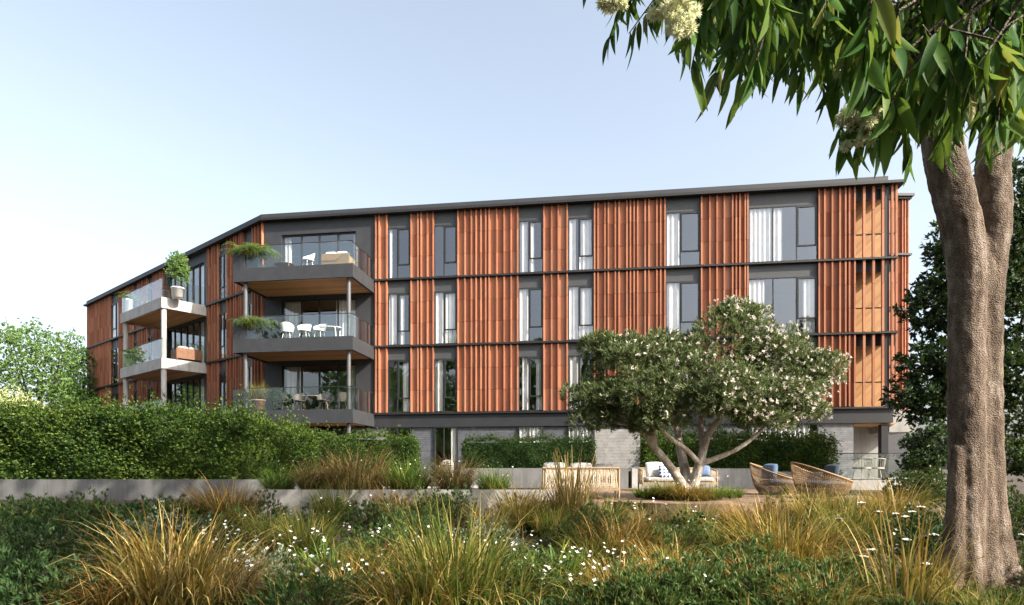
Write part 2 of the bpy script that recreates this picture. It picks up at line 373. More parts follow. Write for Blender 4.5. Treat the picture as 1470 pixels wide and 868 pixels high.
# ---------------------------------------------------------------- world, sun, camera
SUN_AZ = math.radians(123); SUN_EL = math.radians(34)
w = bpy.data.worlds.new('World'); scn.world = w; w.use_nodes = True
nt = w.node_tree; nt.nodes.clear()
sky = nt.nodes.new('ShaderNodeTexSky'); sky.sky_type = 'NISHITA'; sky.sun_disc = False
sky.sun_elevation = SUN_EL; sky.sun_rotation = SUN_AZ; sky.air_density = 1.0; sky.dust_density = 5.0; sky.ozone_density = 1.6
bg = nt.nodes.new('ShaderNodeBackground'); bg.inputs[1].default_value = .138
hs = nt.nodes.new('ShaderNodeHueSaturation'); hs.inputs['Saturation'].default_value = .60; hs.inputs['Hue'].default_value = .492
wo = nt.nodes.new('ShaderNodeOutputWorld'); nt.links.new(sky.outputs[0], hs.inputs['Color']); nt.links.new(hs.outputs[0], bg.inputs[0]); nt.links.new(bg.outputs[0], wo.inputs[0])
sd = bpy.data.lights.new('sun', 'SUN'); sd.energy = 4.3; sd.angle = math.radians(.6); sd.color = (1,.90,.76)
so = bpy.data.objects.new('sun', sd); COL.objects.link(so)
sdir = Vector((math.sin(SUN_AZ)*math.cos(SUN_EL), math.cos(SUN_AZ)*math.cos(SUN_EL), math.sin(SUN_EL)))
so.rotation_euler = sdir.to_track_quat('Z', 'Y').to_euler(); so.location = sdir*60
cam = bpy.data.cameras.new('camera'); co = bpy.data.objects.new('camera', cam); COL.objects.link(co)
co.location = (0,0,EYE); co.rotation_euler = (PI/2,0,0)
cam.sensor_width = 36; cam.lens = FPX/1470*36; cam.shift_y = (HY-434)/1470; cam.clip_start = .05; cam.clip_end = 3000
scn.camera = co
scn.view_settings.view_transform = 'Standard'; scn.view_settings.look = 'None'; scn.view_settings.gamma = 1
scn.view_settings.exposure = 1.50
scn.cycles.max_bounces = 8; scn.cycles.transparent_max_bounces = 16; scn.cycles.use_denoising = True

# ---------------------------------------------------------------- ground
def gz(x, y):
    z = .45*smooth(8, 13.2, y) + .28*smooth(13.2, 16, y) + .15*smooth(21.5, 24, y)
    return z + .03*math.sin(x*1.7+y*.6)*math.cos(y*1.3-x*.4)
xs = sorted(set([-900,-400,-200,-100,-60,-45] + [round(-36+.8*i,2) for i in range(81)] + [40,60,100,200,400,900]))
ys = sorted(set([-900,-400,-200,-100,-60,-30,-10] + [round(-4+.6*i,2) for i in range(70)] + [45,60,100,200,400,900]))
mb = MB()
mb.grid([[(x, y, gz(x, y)-.02) for x in xs] for y in ys])
tag(mb.build('ground', M['soil']), kind='structure')

# ---------------------------------------------------------------- apartment building
class Frame:
    def __init__(s, o, u, n): s.o = Vector((o[0],o[1],0)); s.u = Vector((u[0],u[1],0)); s.n = Vector((n[0],n[1],0))
    def __call__(s, u, n, z): return s.o + s.u*u + s.n*n + Vector((0,0,z))
    def ux(s, px, n=0):
        r = ((px-CX)/FPX, 1.0); o = s.o + s.n*n
        # o + u*t = k*r
        det = s.u.x*(-r[1]) - s.u.y*(-r[0])
        return ((-o.x)*(-r[1]) - (-o.y)*(-r[0]))/det
A = math.radians(8.1)
C0 = (-11.79, 29.88)
FM = Frame(C0, (math.cos(A), -math.sin(A)), (-math.sin(A), -math.cos(A)))
FL = Frame(C0, (-.7725, .635), (-.635, -.7725))
Z0, Z1, Z2, ZR = 4.04, 7.14, 10.22, 13.24
FFL = .96
BORG = Vector((C0[0], C0[1], FFL))
bld = empty('apartment_building', BORG, 'long four storey apartment block with terracotta fins, charcoal bands and corner balconies', 'building')
def part(mb, name, mat, parent=bld): return mb.build(name, mat, parent, BORG)

def fins_for(u0, u1, seed):
    r = random.Random(seed); us = [u0+.035]; 
    while True:
        nx = us[-1] + r.choice([.15,.16,.22,.30,.32,.34])
        if nx > u1-.12: break
        us.append(nx)
    us.append(u1-.035); return us
def cladding(F, u0, u1, z0, z1, seed=0, parent=bld, depth=.12, name='cladding_panel'):
    mb = MB(); us = fins_for(u0, u1, seed); rows = 3; g = .012
    for k in range(rows):
        a = z0 + (z1-z0)*k/rows + g*.5; b = z0 + (z1-z0)*(k+1)/rows - g*.5
        for i, u in enumerate(us):
            mb.box(u-.03, u+.03, -.05, depth, a, b, F)
            if i < len(us)-1 and us[i+1]-u > .07: mb.box(u+.032, us[i+1]-.032, -.05, .0, a, b, F)
    o = part(mb, name, M['terracotta'], parent)
    mb = MB(); mb.box(u0, u1, -.22, -.06, z0, z1, F); part(mb, 'backing_board', M['black'], o)
    return o
def glazing(mb, gl, F, u0, u1, z0, z1, mulls, n=-.02, t=.045, dep=.05, rails=()):
    """frame bars into mb, panes into gl; mulls are fractions."""
    mb.box(u0, u0+t, n, n+dep, z0, z1, F); mb.box(u1-t, u1, n, n+dep, z0, z1, F)
    mb.box(u0+t, u1-t, n, n+dep, z0, z0+t, F); mb.box(u0+t, u1-t, n, n+dep, z1-t, z1, F)
    es = [u0+t] + [u0+(u1-u0)*m for m in mulls] + [u1-t]
    for m in mulls:
        c = u0+(u1-u0)*m; mb.box(c-t*.55, c+t*.55, n, n+dep, z0+t, z1-t, F)
    for i in range(len(es)-1):
        a, b = es[i], es[i+1]; mid = n+dep*.45
        j = R.uniform(-.009, .009)
        gl.face([F(a,mid+j,z0+t),F(b,mid-j,z0+t),F(b,mid-j*.4,z1-t),F(a,mid+j,z1-t)])
def curtain(F, u0, u1, z0, z1, parent, n=-.085, amp=.035):
    mb = MB(); k = max(12, int((u1-u0)*34)); ph = R.uniform(0, 6); wl = R.uniform(.16,.24)
    top = []; bot = []
    for i in range(k+1):
        u = u0+(u1-u0)*i/k
        d = amp*.8*math.sin(u/wl*2*PI+ph+.8*math.sin(u*4.1+ph)); d2 = 1.15*d
        top.append(F(u, n+d, z1)); bot.append(F(u, n+d2, z0))
    mb.grid([bot, top]); o = part(mb, 'curtain', M['curtain'], parent)
    s = o.data
    return o
def window(F, u0, u1, z0, z1, wide=False, cur=None, sash=True):
    mb = MB(); gl = MB()
    mulls = (.36, .70) if wide else (.42,)
    glazing(mb, gl, F, u0, u1, z0, z1, mulls)
    # dark reveals
    mb.box(u0-.012, u0-.001, -.14, .02, z0, z1, F); mb.box(u1+.001, u1+.012, -.14, .02, z0, z1, F)
    wn = part(mb, 'window', M['frame'])
    part(gl, 'pane', M['glass'], wn)
    if sash:
        mb = MB(); a = u0+(u1-u0)*mulls[-1]+.022; b = u1-.048; h = z0+(z1-z0)*.26
        n0, n1, t = -.014, .045, .055
        mb.box(a, a+t, n0, n1, h, z1-.05, F); mb.box(b-t, b, n0, n1, h, z1-.05, F); mb.box(a+t, b-t, n0, n1, h, h+t, F); mb.box(a+t, b-t, n0, n1, z1-.05-t, z1-.05, F)
        part(mb, 'sash', M['frame'], wn)
    for (a, b) in (cur or []): curtain(F, u0+(u1-u0)*a, u0+(u1-u0)*b, z0+.02, z1-.03, wn)
    return wn
def spandrel(F, u0, u1, z0, z1, mat='spandrel'):
    mb = MB(); mb.box(u0, u1, -.2, -.02, z0, z1, F); return part(mb, 'spandrel_panel', M[mat])

MAINC = [(539.5,557),(590,623.5),(657,744.5),(780,815.5),(852.5,955.5),(1005.5,1074),(1173.5,1227)]
MAINW = [(557,590),(623.5,657),(744.5,780),(815.5,852.5),(955.5,1005.5),(1074,1173.5)]
LINE = .06
LEV = [(Z0, Z1), (Z1, Z2), (Z2, ZR)]
CUR = {  # (floor, column): curtain spans
 (2,0):[(.02,.16)], (2,1):[], (2,2):[(.05,.36),(.40,.62)], (2,3):[(.03,.30),(.44,.97)], (2,4):[(.02,.40)], (2,5):[(.02,.34),(.37,.50)],
 (1,0):[(.03,.38),(.50,.70)], (1,1):[(.05,.36),(.45,.97)], (1,2):[(.02,.40)], (1,3):[(.02,.97)], (1,4):[(.02,.42)], (1,5):[(.02,.24),(.80,.97)],
 (0,0):[(.62,.97)], (0,1):[(.03,.35)], (0,2):[(.15,.42),(.7,.95)], (0,3):[(.02,.5)], (0,4):[(.02,.97)], (0,5):[(.02,.3)]}
for li, (za, zb) in enumerate(LEV):
    za += LINE; 
    for ci, (a, b) in enumerate(MAINC): cladding(FM, FM.ux(a), FM.ux(b), za, zb-(.0 if li == 2 else .05), seed=ci*7+3)
    for wi, (a, b) in enumerate(MAINW):
        u0, u1 = FM.ux(a), FM.ux(b)
        window(FM, u0, u1, za, zb-.60, wi == 5, CUR[(li, wi)])
        spandrel(FM, u0, u1, zb-.60, zb)
UE = FM.ux(1287); U1 = FM.ux(538); UG = FM.ux(1227)
# storey lines: thin black shelf running past the fins
LW = 24.4
for z in (Z0, Z1, Z2):
    mb = MB(); mb.box(U1, UE, -.2, .17, z-.035, z+LINE-.022, FM); part(mb, 'shelf_angle', M['black'])
    for ua, ub in ((0.0, 5.75), (11.35, LW), (5.75,11.35)):
        mb = MB(); mb.box(ua, ub, -.2, .17 if ua != 5.75 else .14, z-.05, z+LINE-.012, FL); part(mb, 'shelf_angle', M['black'])
# base band
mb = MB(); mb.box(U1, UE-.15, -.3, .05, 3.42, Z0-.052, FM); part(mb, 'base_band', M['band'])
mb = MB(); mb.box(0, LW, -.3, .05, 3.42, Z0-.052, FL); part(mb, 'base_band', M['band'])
# interiors: slabs, back wall, partitions
for z in (FFL, Z0, Z1, Z2, ZR-.02):
    mb = MB(); mb.box(.1, UE-1.6, -5, -.24, z-.28, z-.01, FM); part(mb, 'floor_slab', M['room'])
    mb = MB(); mb.box(.1, LW-.1, -5, -.24, z-.28, z-.013, FL); part(mb, 'floor_slab', M['room'])
mb = MB(); mb.box(-1.5, UE-.3, -5.2, -5, .8, ZR, FM); part(mb, 'rear_wall', M['room'])
mb = MB(); mb.box(.1, LW, -5.2, -5, .8, ZR, FL); part(mb, 'rear_wall', M['room'])
for px in (548, 606, 700, 798, 905, 1040, 1200):
    u = FM.ux(px); mb = MB(); mb.box(u-.06, u+.06, -5, -.24, .9, ZR-.3, FM); part(mb, 'party_wall', M['room'])
for u in (LW-.15, 17.0, 11.6, 5.5, 2.3):
    mb = MB(); mb.box(u-.06, u+.06, -5, -.24, .9, ZR-.3, FL); part(mb, 'party_wall', M['room'])
mb = MB(); mb.box(LW-.2, LW, -5.2, -.23, .8, ZR, FL); part(mb, 'end_wall', M['terracotta'])

# main balcony wall with glazing
GA, GB = FM.ux(404), FM.ux(511)
for li, (za, zb) in enumerate(LEV):
    mb = MB(); top = za+2.38
    mb.box(0, GA, -.22, 0, za-.05, zb, FM); mb.box(GB, U1, -.22, 0, za-.05, zb, FM); mb.box(GA, GB, -.22, 0, top, zb, FM)
    part(mb, 'balcony_wall', M['dark'])
    mb = MB(); gl = MB(); glazing(mb, gl, FM, GA, GB, za, top, (.26,.5,.75), -.18, .06, .09)
    wn = part(mb, 'sliding_door', M['frame']); part(gl, 'pane', M['glass'], wn)
    for a, b in ([(.01,.09),(.93,.99)], [(.02,.22),(.70,.98)], [(.02,.25),(.88,.98)])[2-li]:
        curtain(FM, GA+(GB-GA)*a, GA+(GB-GA)*b, za+.02, top-.05, wn, -.32, .06)
# left wing bays
LC = [(127.3,160.3),(172.6,193),(200.3,213.4),(221.5,236.5),(300,315.5),(328,351),(364.5,380)]
LWI = [(160.3,172.6),(193,200.3),(213.4,221.5),(315.5,328),(351,364.5)]
for li, (za, zb) in enumerate(LEV):
    za += LINE
    for ci, (a, b) in enumerate(LC):
        u0, u1 = sorted((FL.ux(a), FL.ux(b))); cladding(FL, max(u0,.06), min(u1,LW), za, zb-(.0 if li == 2 else .05), seed=ci*5+100)
    for wi, (a, b) in enumerate(LWI):
        u0, u1 = sorted((FL.ux(a), FL.ux(b)))
        window(FL, u0, u1, za, zb-.60, False, [(.05,.4)] if (wi+li) % 2 else [(.6,.95)], sash=True)
        spandrel(FL, u0, u1, zb-.60, zb)
    ua, ub = FL.ux(300), FL.ux(236.5); ga, gb = FL.ux(293), FL.ux(240); top = za+2.42
    mb = MB(); mb.box(ua, ga, -.22, 0, za-.05, zb, FL); mb.box(gb, ub, -.22, 0, za-.05, zb, FL); mb.box(ga, gb, -.22, 0, top, zb, FL)
    part(mb, 'balcony_wall', M['dark'])
    mb = MB(); gl = MB(); glazing(mb, gl, FL, ga, gb, za, top, (.17,.34,.5,.67,.84), -.18, .055, .09)
    wn = part(mb, 'sliding_door', M['frame']); part(gl, 'pane', M['glass'], wn)
    curtain(FL, ga+.1, ga+1.0, za+.02, top-.05, wn, -.32, .06)

# roof: thin black eave and lighter capping above it
def offs(nout, uend, lend):
    a = FL(lend, nout, 0); c = FM(uend, nout, 0)
    # intersection of the two offset lines
    p1, d1 = FL(0, nout, 0), FL.u; p2, d2 = FM(0, nout, 0), FM.u
    det = d1.x*(-d2.y) - d1.y*(-d2.x); r = p2-p1; t = (r.x*(-d2.y) - r.y*(-d2.x))/det
    b = p1 + d1*t
    return [(a.x,a.y),(b.x,b.y),(c.x,c.y)]
def roofpoly(nout, uend, lend):
    p = offs(nout, uend, lend); q1 = FM(uend, -8, 0); q2 = FL(3, -8, 0); q3 = FL(lend, -8, 0)
    return p + [(q1.x,q1.y), (FM(3,-8,0).x, FM(3,-8,0).y), (q3.x,q3.y)]
mb = MB(); mb.prism(roofpoly(.30, UE+.25, LW+.15)[::1], ZR+.001, ZR+.11); part(mb, 'roof_eave', M['black'])
mb = MB(); mb.prism(roofpoly(.20, FM.ux(1272), LW-.2), ZR+.112, ZR+.32); part(mb, 'roof_capping', M['cap'])

# slatted screen over the timber lined loggia at the right end
for li, (za, zb) in enumerate(LEV):
    za += LINE
    mb = MB()
    zt = zb-(.0 if li == 2 else .05)
    for px0, px1 in ((1237.5,1241),(1251,1254.5),(1264.5,1268),(1278,1281),(1284,1287)):
        u0, u1 = FM.ux(px0), FM.ux(px1)
        for k in range(3):
            a = za+(zt-za)*k/3+.006; b = za+(zt-za)*(k+1)/3-.006; mb.box(u0, u1, 0, .11, a, b, FM)
    part(mb, 'screen_fins', M['terracotta'])
    mb = MB(); mb.box(FM.ux(1270), FM.ux(1276), -.16, .04, za, zt, FM); part(mb, 'screen_post', M['black'])
    mb = MB(); mb.box(UG+.01, UE-.02, -.20, -.115, zb-.50, zb-.06, FM); part(mb, 'screen_header', M['black'])
    mb = MB(); mb.box(UG+.01, UE-.02, -.16, -.12, za+1.0, za+1.05, FM); part(mb, 'rail', M['frame'])
    mb = MB(); n = 30; zt2 = zb-.06
    # diagonal boards on the loggia back wall: strips cut as vertical bands with a slanted joint
    w_ = (UE-.1-UG)/n; W = UE-.1-UG
    bw = .16; H = zt2-za
    k = -int(W/bw)-2
    while k*bw < H:
        z0_ = k*bw
        # strip between lines z = z0_+u and z = z0_+bw+u clipped to the rectangle
        poly = []
        for (u, z) in ((0, z0_+.008), (W, z0_+W+.008), (W, z0_+W+bw-.008), (0, z0_+bw-.008)): poly.append((u, z))
        def clip(P, axis, lim, keep):
            o = []
            for i in range(len(P)):
                p, q = P[i], P[(i+1) % len(P)]
                ip, iq = keep(p[axis]-lim), keep(q[axis]-lim)
                if ip: o.append(p)
                if ip != iq:
                    t = (lim-p[axis])/(q[axis]-p[axis]); o.append((p[0]+(q[0]-p[0])*t, p[1]+(q[1]-p[1])*t))
            return o
        poly = clip(poly, 1, 0, lambda d: d >= 0); poly = clip(poly, 1, H, lambda d: d <= 0) if poly else poly
        if len(poly) >= 3: mb.face([FM(UG+u, -1.0, za+z) for u, z in poly])
        k += 1
    part(mb, 'timber_lining', M['timber'])
    mb = MB(); mb.box(UG-.12, UG-.02, -1.2, -.23, za, zb-.06, FM); mb.box(UG-.02, UE-.1, -1.25, -1.03, za, zb-.06, FM)
    part(mb, 'loggia_wall', M['timber'])
    mb = MB(); mb.box(UG-.02, UE, -1.3, -.21, za-.3, za-.07, FM); part(mb, 'loggia_floor', M['spandrel'])
mb = MB(); mb.box(UE-.02, UE+.0, -8, -1.3, Z0, ZR, FM); part(mb, 'end_wall', M['terracotta'])
# taller rear block seen past the right end
FR = Frame((12.0, 34.4+9.65*math.tan(A)*.0), (1, 0), (0, -1))
ur0, ur1 = FR.ux(1262), FR.ux(1303)
for i, (za, zb) in enumerate([(Z0,Z1),(Z1,Z2),(Z2,ZR),(ZR,ZR+3.08)]):
    cladding(FR, ur0, ur1, za+.06, zb-.06, seed=900)
    mb = MB(); mb.box(ur0-.1, ur1+.12, -.2, .2, zb-.06, zb+.05, FR); part(mb, 'shelf_angle', M['black'])
mb = MB(); mb.box(2, ur1, -8, -.23, FFL, ZR+3.08, FR); part(mb, 'rear_block', M['dark'])
mb = MB(); mb.box(ur0-.4, ur1+.2, -8, .3, ZR+3.14, ZR+3.28, FR); part(mb, 'roof_eave', M['black'])

# ground floor
def gwall(a, b, mat, n0=-.3, n1=-.06, name='ground_floor_wall', F=FM):
    # own frame so that the block courses run along the wall
    u0, u1 = F.ux(a), F.ux(b)
    if u0 > u1: u0, u1 = u1, u0
    mb = MB(); mb.box(0, u1-u0, 0, n1-n0, .5, 3.42)
    p = F(u0, n1, 0); ang = math.atan2(F.u.y, F.u.x)
    o = mb.build(name, M[mat], bld); o.location = p - Vector((BORG.x, BORG.y, BORG.z)); o.rotation_euler = (0,0,ang)
    return o
for a, b, m in ((505,557,'block'),(590,623.5,'blockshade'),(657,744.5,'blockshade'),(780,815.5,'blockshade'),(852.5,1074,'block'),(1174,1226,'block')): gwall(a, b, m)
for (a, b, c) in ((557,590,[]),(623.5,657,[(.7,.95)]),(744.5,780,[(.02,.97)]),(815.5,852.5,[(.02,.97)]),(1074,1174,[(.02,.9)])):
    window(FM, FM.ux(a), FM.ux(b), FFL, 3.42, False, c, sash=False)
mb = MB(); gl = MB(); glazing(mb, gl, FM, .2, FM.ux(505), FFL, 3.40, (.2,.4,.6,.8), -.2, .06, .09); wn = part(mb, 'sliding_door', M['frame']); part(gl, 'pane', M['glass'], wn)
mb = MB(); mb.box(0.2, LW, -.3, -.06, .5, 3.42, FL); part(mb, 'ground_floor_wall', M['conc2'])
# porch at the right end: soffit, pale inner wall, black column
mb = MB(); 
for i in range(14):
    n0 = -.1-i*.2; mb.box(UG+.02, UE+.02, n0-.19, n0, 3.36, 3.41, FM)
part(mb, 'porch_soffit', M['timber'])
mb = MB(); mb.box(UG-.2, FM.ux(1300), -2.4, -2.2, .9, 3.36, FM); part(mb, 'porch_wall', M['conc2'])
mb = MB(); mb.box(UE-.15, UE+.9, -2.6, -.3, 3.05, Z0-.06, FM); part(mb, 'porch_beam', M['conc2'])
mb = MB(); a, b = FM.ux(1266), FM.ux(1276); mb.box(a, b, -.36, -.04, 1.0, 3.36, FM); part(mb, 'column', M['black'])

# balconies
def balcony(F, u0, u1, n1, z, fmat, blade=None, tall_l=False, topglass=1.0, fasc=.56, railmat='frame'):
    t = .12; zb = z-fasc
    mb = MB()
    mb.box(u0, u1, n1-t, n1, zb, z+.02, F); mb.box(u0, u0+t, .02, n1-t, zb, z+.02, F); mb.box(u1-t, u1, .02, n1-t, zb, z+.02, F)
    mb.box(u0+t, u1-t, .02, n1-t, z-.2, z-.03, F)
    b = part(mb, 'balcony', M[fmat])
    mb = MB(); k = int((n1-t-.03)/.115)
    for i in range(k):
        a = .03+(n1-t-.03)*i/k; c = .03+(n1-t-.03)*(i+1)/k-.006; mb.box(u0+t, u1-t, a, c, zb+.05, zb+.08, F)
    part(mb, 'timber_soffit', M['soffit'], b)
    g0, g1 = u0+.06, u1-.06
    if blade == 'low': g0 = u0+.58
    m = max(2, round((g1-g0)/1.35)); 
    for i in range(m):
        a = g0+(g1-g0)*i/m+.008; c = g0+(g1-g0)*(i+1)/m-.008
        mb = MB(); mb.box(a, c, n1-.075, n1-.06, z+.02, z+topglass, F); part(mb, 'glass_panel', M['bglass'], b)
    for (uu, side) in ((u1-.07, 1), (u0+.07, 0)):
        if blade == 'low' and not side: continue
        for i in range(2):
            a = .05+(n1-.14)*i/2+.008; c = .05+(n1-.14)*(i+1)/2-.008
            mb = MB(); mb.box(uu-.007, uu+.007, a, c, z+.02, z+topglass, F); part(mb, 'glass_panel', M['bglass'], b)
    mb = MB(); mb.box(g0, g1+.02, n1-.085, n1-.05, z+topglass+.001, z+topglass+.03, F); mb.box(u1-.09, u1-.055, .03, n1-.088, z+topglass+.001, z+topglass+.03, F)
    for q in (.33,.66): mb.box(u1-.085, u1-.06, n1*q, n1*q+.03, z+.02, z+topglass, F)
    part(mb, 'handrail', M[railmat], b)
    if blade == 'low':
        mb = MB(); mb.box(u0+.003, u0+.55, n1-.11, n1-.004, z+.021, z+.93, F); mb.box(u0+.003, u0+.11, .03, n1-.112, z+.021, z+.93, F)
        part(mb, 'solid_upstand', M[fmat], b)
    return b
for z in (Z0-.02, Z1-.02, Z2-.02):
    balcony(FM, 0.0, U1, 2.6, z, 'dark', 'low', topglass=.98)
    balcony(FL, 5.77, 11.33, 2.35, z, 'lconc', topglass=1.0, fasc=.52)
for px0 in ((.45), (U1-.28)):
    for za, zb in ((.9, Z0-.58), (Z0, Z1-.58), (Z1, Z2-.58)):
        mb = MB(); mb.tube([FM(px0, 2.36, za), FM(px0, 2.36, zb)], .09, 14); part(mb, 'column', M['post'])
for uu in (5.97, 11.05):
    for za, zb in ((.9, Z0-.54), (Z0, Z1-.54), (Z1, Z2-.54)):
        mb = MB(); mb.tube([FL(uu, 2.16, za), FL(uu, 2.16, zb)], .13, 14); part(mb, 'column', M['lconc'])

exec_parts = True
#PART2
# ---------------------------------------------------------------- beds, deck, walls
def block(name, poly, z0, z1, mat, loc=None):
    mb = MB(); mb.prism(poly, z0, z1); p = loc or (sum(q[0] for q in poly)/len(poly), sum(q[1] for q in poly)/len(poly), z0)
    return mb.build(name, M[mat], None, p, p)
def rect(x0,x1,y0,y1): return [(x0,y0),(x1,y0),(x1,y1),(x0,y1)]
tag(block('garden_bed', rect(-22,-5.85,16.72,22.0), .2, 1.16, 'soil'), kind='structure')
tag(block('garden_bed', rect(-5.45,.75,13.72,17.0), .2, .98, 'soil'), kind='structure')
tag(block('garden_bed', rect(-7.2,-1.9,20.5,24.5), .3, 1.12, 'soil'), kind='structure')
tag(block('garden_bed', rect(-1.75,11.9,22.7,26.2), .3, 1.42, 'soil'), kind='structure')
tag(block('path', rect(-6.0,-.8,17.0,29), .4, .93, 'paving'), kind='structure')
tag(block('patio', rect(12.0,17.5,22.4,27.5), .4, 1.12, 'paving'), kind='structure')
# deck
arc = [(4.0+2.35*math.cos(t), 14.5+2.35*math.sin(t)) for t in np.linspace(math.radians(212), math.radians(330), 20)]
deck_poly = [(.55,13.25)] + arc + [(8.6,13.3),(9.2,22.3),(-1.4,22.3),(.85,17.0),(.85,13.3)]
mb = MB(); x = -1.4
def in_span(poly, x):
    ys = []
    for i in range(len(poly)):
        a, b = poly[i], poly[(i+1) % len(poly)]
        if (a[0] <= x) != (b[0] <= x): ys.append(a[1]+(b[1]-a[1])*(x-a[0])/(b[0]-a[0]))
    return (min(ys), max(ys)) if len(ys) >= 2 else None
while x < 9.1:
    a, b = in_span(deck_poly, x+.002), in_span(deck_poly, x+.13)
    if a and b:
        P = [(x,a[0]),(x+.132,b[0]),(x+.132,b[1]),(x,a[1])]
        mb.quad8([(p[0],p[1],.78) for p in P]+[(p[0],p[1],.82) for p in P])
    x += .14
tag(mb.build('deck', M['deck'], None), kind='structure')
mb = MB()
fr = [(.55,13.25)]+arc+[(8.6,13.3)]
for dz in (0, 1):
    za, zb = (.66,.776) if dz == 0 else (.53,.65)
    for i in range(len(fr)-1):
        (xa,ya),(xb,yb) = fr[i],fr[i+1]; k = dz*.0
        mb.quad8([(xa,ya-.02,za),(xb,yb-.02,za),(xb,yb+.03,za),(xa,ya+.03,za),(xa,ya-.02,zb),(xb,yb-.02,zb),(xb,yb+.03,zb),(xa,ya+.03,zb)])
tag(mb.build('deck_edge', M['deck'], None), kind='structure')
mb = MB(); mb.lathe([(0,.97),(.6,.95),(1.0,.825)], (4.05,14.5,0), 28); tag(mb.build('garden_bed', M['soil']), kind='structure')
def wall(poly, z0, z1, mat, label):
    o = block('retaining_wall', poly, z0, z1, mat); return tag(o, label, 'wall')
wall([(-22,16.5),(-6.9,16.4),(-5.7,16.75),(-5.7,16.95),(-6.9,16.6),(-22,16.7)], .1, 1.225, 'conc', 'long weathered grey concrete wall below the tall hedge')
wall([(-5.65,13.5),(.55,13.5),(.95,13.7),(.95,16.8),(.78,16.8),(.78,13.7),(-5.45,13.7),(-5.45,16.4),(-5.65,16.4)], .2, 1.05, 'conc2', 'low pale concrete planter wall with tussocks growing along its top')
wall(rect(-1.9,4.15,22.35,22.6), .5, 1.53, 'conc', 'grey concrete wall at the back of the deck under the square cut dark hedge')
wall(rect(4.3,9.05,22.45,22.7), .5, 1.52, 'conc2', 'pale concrete wall behind the patterned cushions and the wicker chairs')
wall(rect(9.07,12.0,22.5,22.7), .5, 1.40, 'conc2', 'short end of concrete wall hidden behind the wicker chairs')
for i in range(2):
    o = block('garden_step', rect(-14.6-.4*i,-13.4-.25*i,15.6+.35*i,16.45), .45+.12*i, .75+.22*i, 'conc'); tag(o, ['lower concrete garden step at the left end of the long wall','upper concrete garden step at the left end of the long wall'][i], 'step', 'steps at the end of the wall')
# breeze block screen between the hedges
o = block('block_screen', rect(3.08,4.76,23.3,23.42), 1.2, 2.98, 'lattice'); tag(o, 'pale screen wall of small breeze blocks between the two hedges', 'wall')

# ---------------------------------------------------------------- hedges
def hedge(path, z0, z1s, depth, mat, label, dens=420, Lf=.07, Wf=.035, leafy=.06):
    """path: front-bottom line from left to right; z1s heights at the points."""
    c = np.array([np.mean([p[0] for p in path]), path[0][1], z0]); root = empty('hedge', tuple(c), label, 'hedge')
    P=[]; O=[]; mb = MB()
    for i in range(len(path)-1):
        a, b = np.array(path[i]), np.array(path[i+1]); h0, h1 = z1s[i], z1s[i+1]
        d = (b-a); ln = np.linalg.norm(d); d = d/ln; nn = np.array([d[1], -d[0]]); 
        if nn[1] > 0: nn = -nn
        n = int(ln*(max(h0,h1)-z0)*dens); t = NR.random(n); s = NR.random(n)
        zt = h0+(h1-h0)*t
        p = a+d*(t*ln)[:,None]
        z = z0+(zt-z0)*s
        bul = .10*np.sin(p[:,0]*1.9+z*2.7)+.07*np.sin(p[:,0]*4.7-z*4.3)+.05*np.sin(p[:,0]*9.1+z*7)
        off = bul + NR.normal(size=n)*leafy*.9 - .12*NR.random(n)**2 - .05*np.clip((s-.9)/.1,0,1)**2
        P.append(np.column_stack([p+nn*off[:,None], z])); O.append(np.column_stack([np.tile(nn,(n,1)), .35*np.ones(n)]))
        n = int(ln*depth*dens*.8); t = NR.random(n); s = NR.random(n); p = a+d*(t*ln)[:,None] - nn*(s*depth)[:,None]
        z = h0+(h1-h0)*t + .05*np.sin(p[:,0]*2.9+p[:,1])+.04*np.sin(p[:,0]*6.7)+np.abs(NR.normal(size=n))**1.6*leafy*1.2 - .1*np.clip((.1-s)/.1,0,1)
        P.append(np.column_stack([p, z])); O.append(np.column_stack([nn[0]*.3*np.ones(n), nn[1]*.3*np.ones(n), np.ones(n)]))
        for end, q, sg in ((0, a, -1), (len(path)-2, b, 1)):
            if i == end and (end == 0 and sg == -1 or sg == 1):
                hh = h0 if sg < 0 else h1
                n = int(depth*(hh-z0)*dens); s = NR.random(n); u = NR.random(n); p = q - nn*(s*depth)[:,None] + d*sg*(NR.normal(size=n)*leafy)[:,None]
                P.append(np.column_stack([p, z0+(hh-z0)*u])); O.append(np.column_stack([np.tile(d*sg,(n,1)), .3*np.ones(n)]))
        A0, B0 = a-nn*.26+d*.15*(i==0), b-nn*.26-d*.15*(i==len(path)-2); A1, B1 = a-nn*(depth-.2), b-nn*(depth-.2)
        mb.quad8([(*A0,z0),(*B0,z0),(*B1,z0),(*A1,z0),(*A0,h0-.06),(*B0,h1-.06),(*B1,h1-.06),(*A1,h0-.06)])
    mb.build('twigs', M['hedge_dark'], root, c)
    P = np.concatenate(P); O = np.concatenate(O)
    P_, D, U, Ln, Wd = tufts(P, O, 3, .9, Lf, Wf, .6)
    leaves('foliage', P_, D, U, Ln, Wd, M[mat], root, c)
    return root
hedge([(-19,17.3),(-14,17.2),(-10,17.0),(-7.4,17.2),(-5.75,18.2)], 1.15, [2.72,3.02,3.0,2.85,2.52], 1.7, 'hedge_leaf', 'tall leafy green hedge along the top of the long concrete wall', 430, .085, .045, .10)
hedge([(-7.2,20.9),(-4.9,20.9),(-3.25,21.1)], 1.1, [2.58,2.56,2.50], 1.0, 'hedge_leaf', 'low clipped hedge below the dark balconies, behind the tan tussocks', 560, .06, .032)
hedge([(-1.75,22.95),(2.98,22.95)], 1.4, [2.52,2.56], 1.1, 'hedge_dark', 'square cut dark hedge on the grey wall, behind the rope sofa', 560, .06, .03)
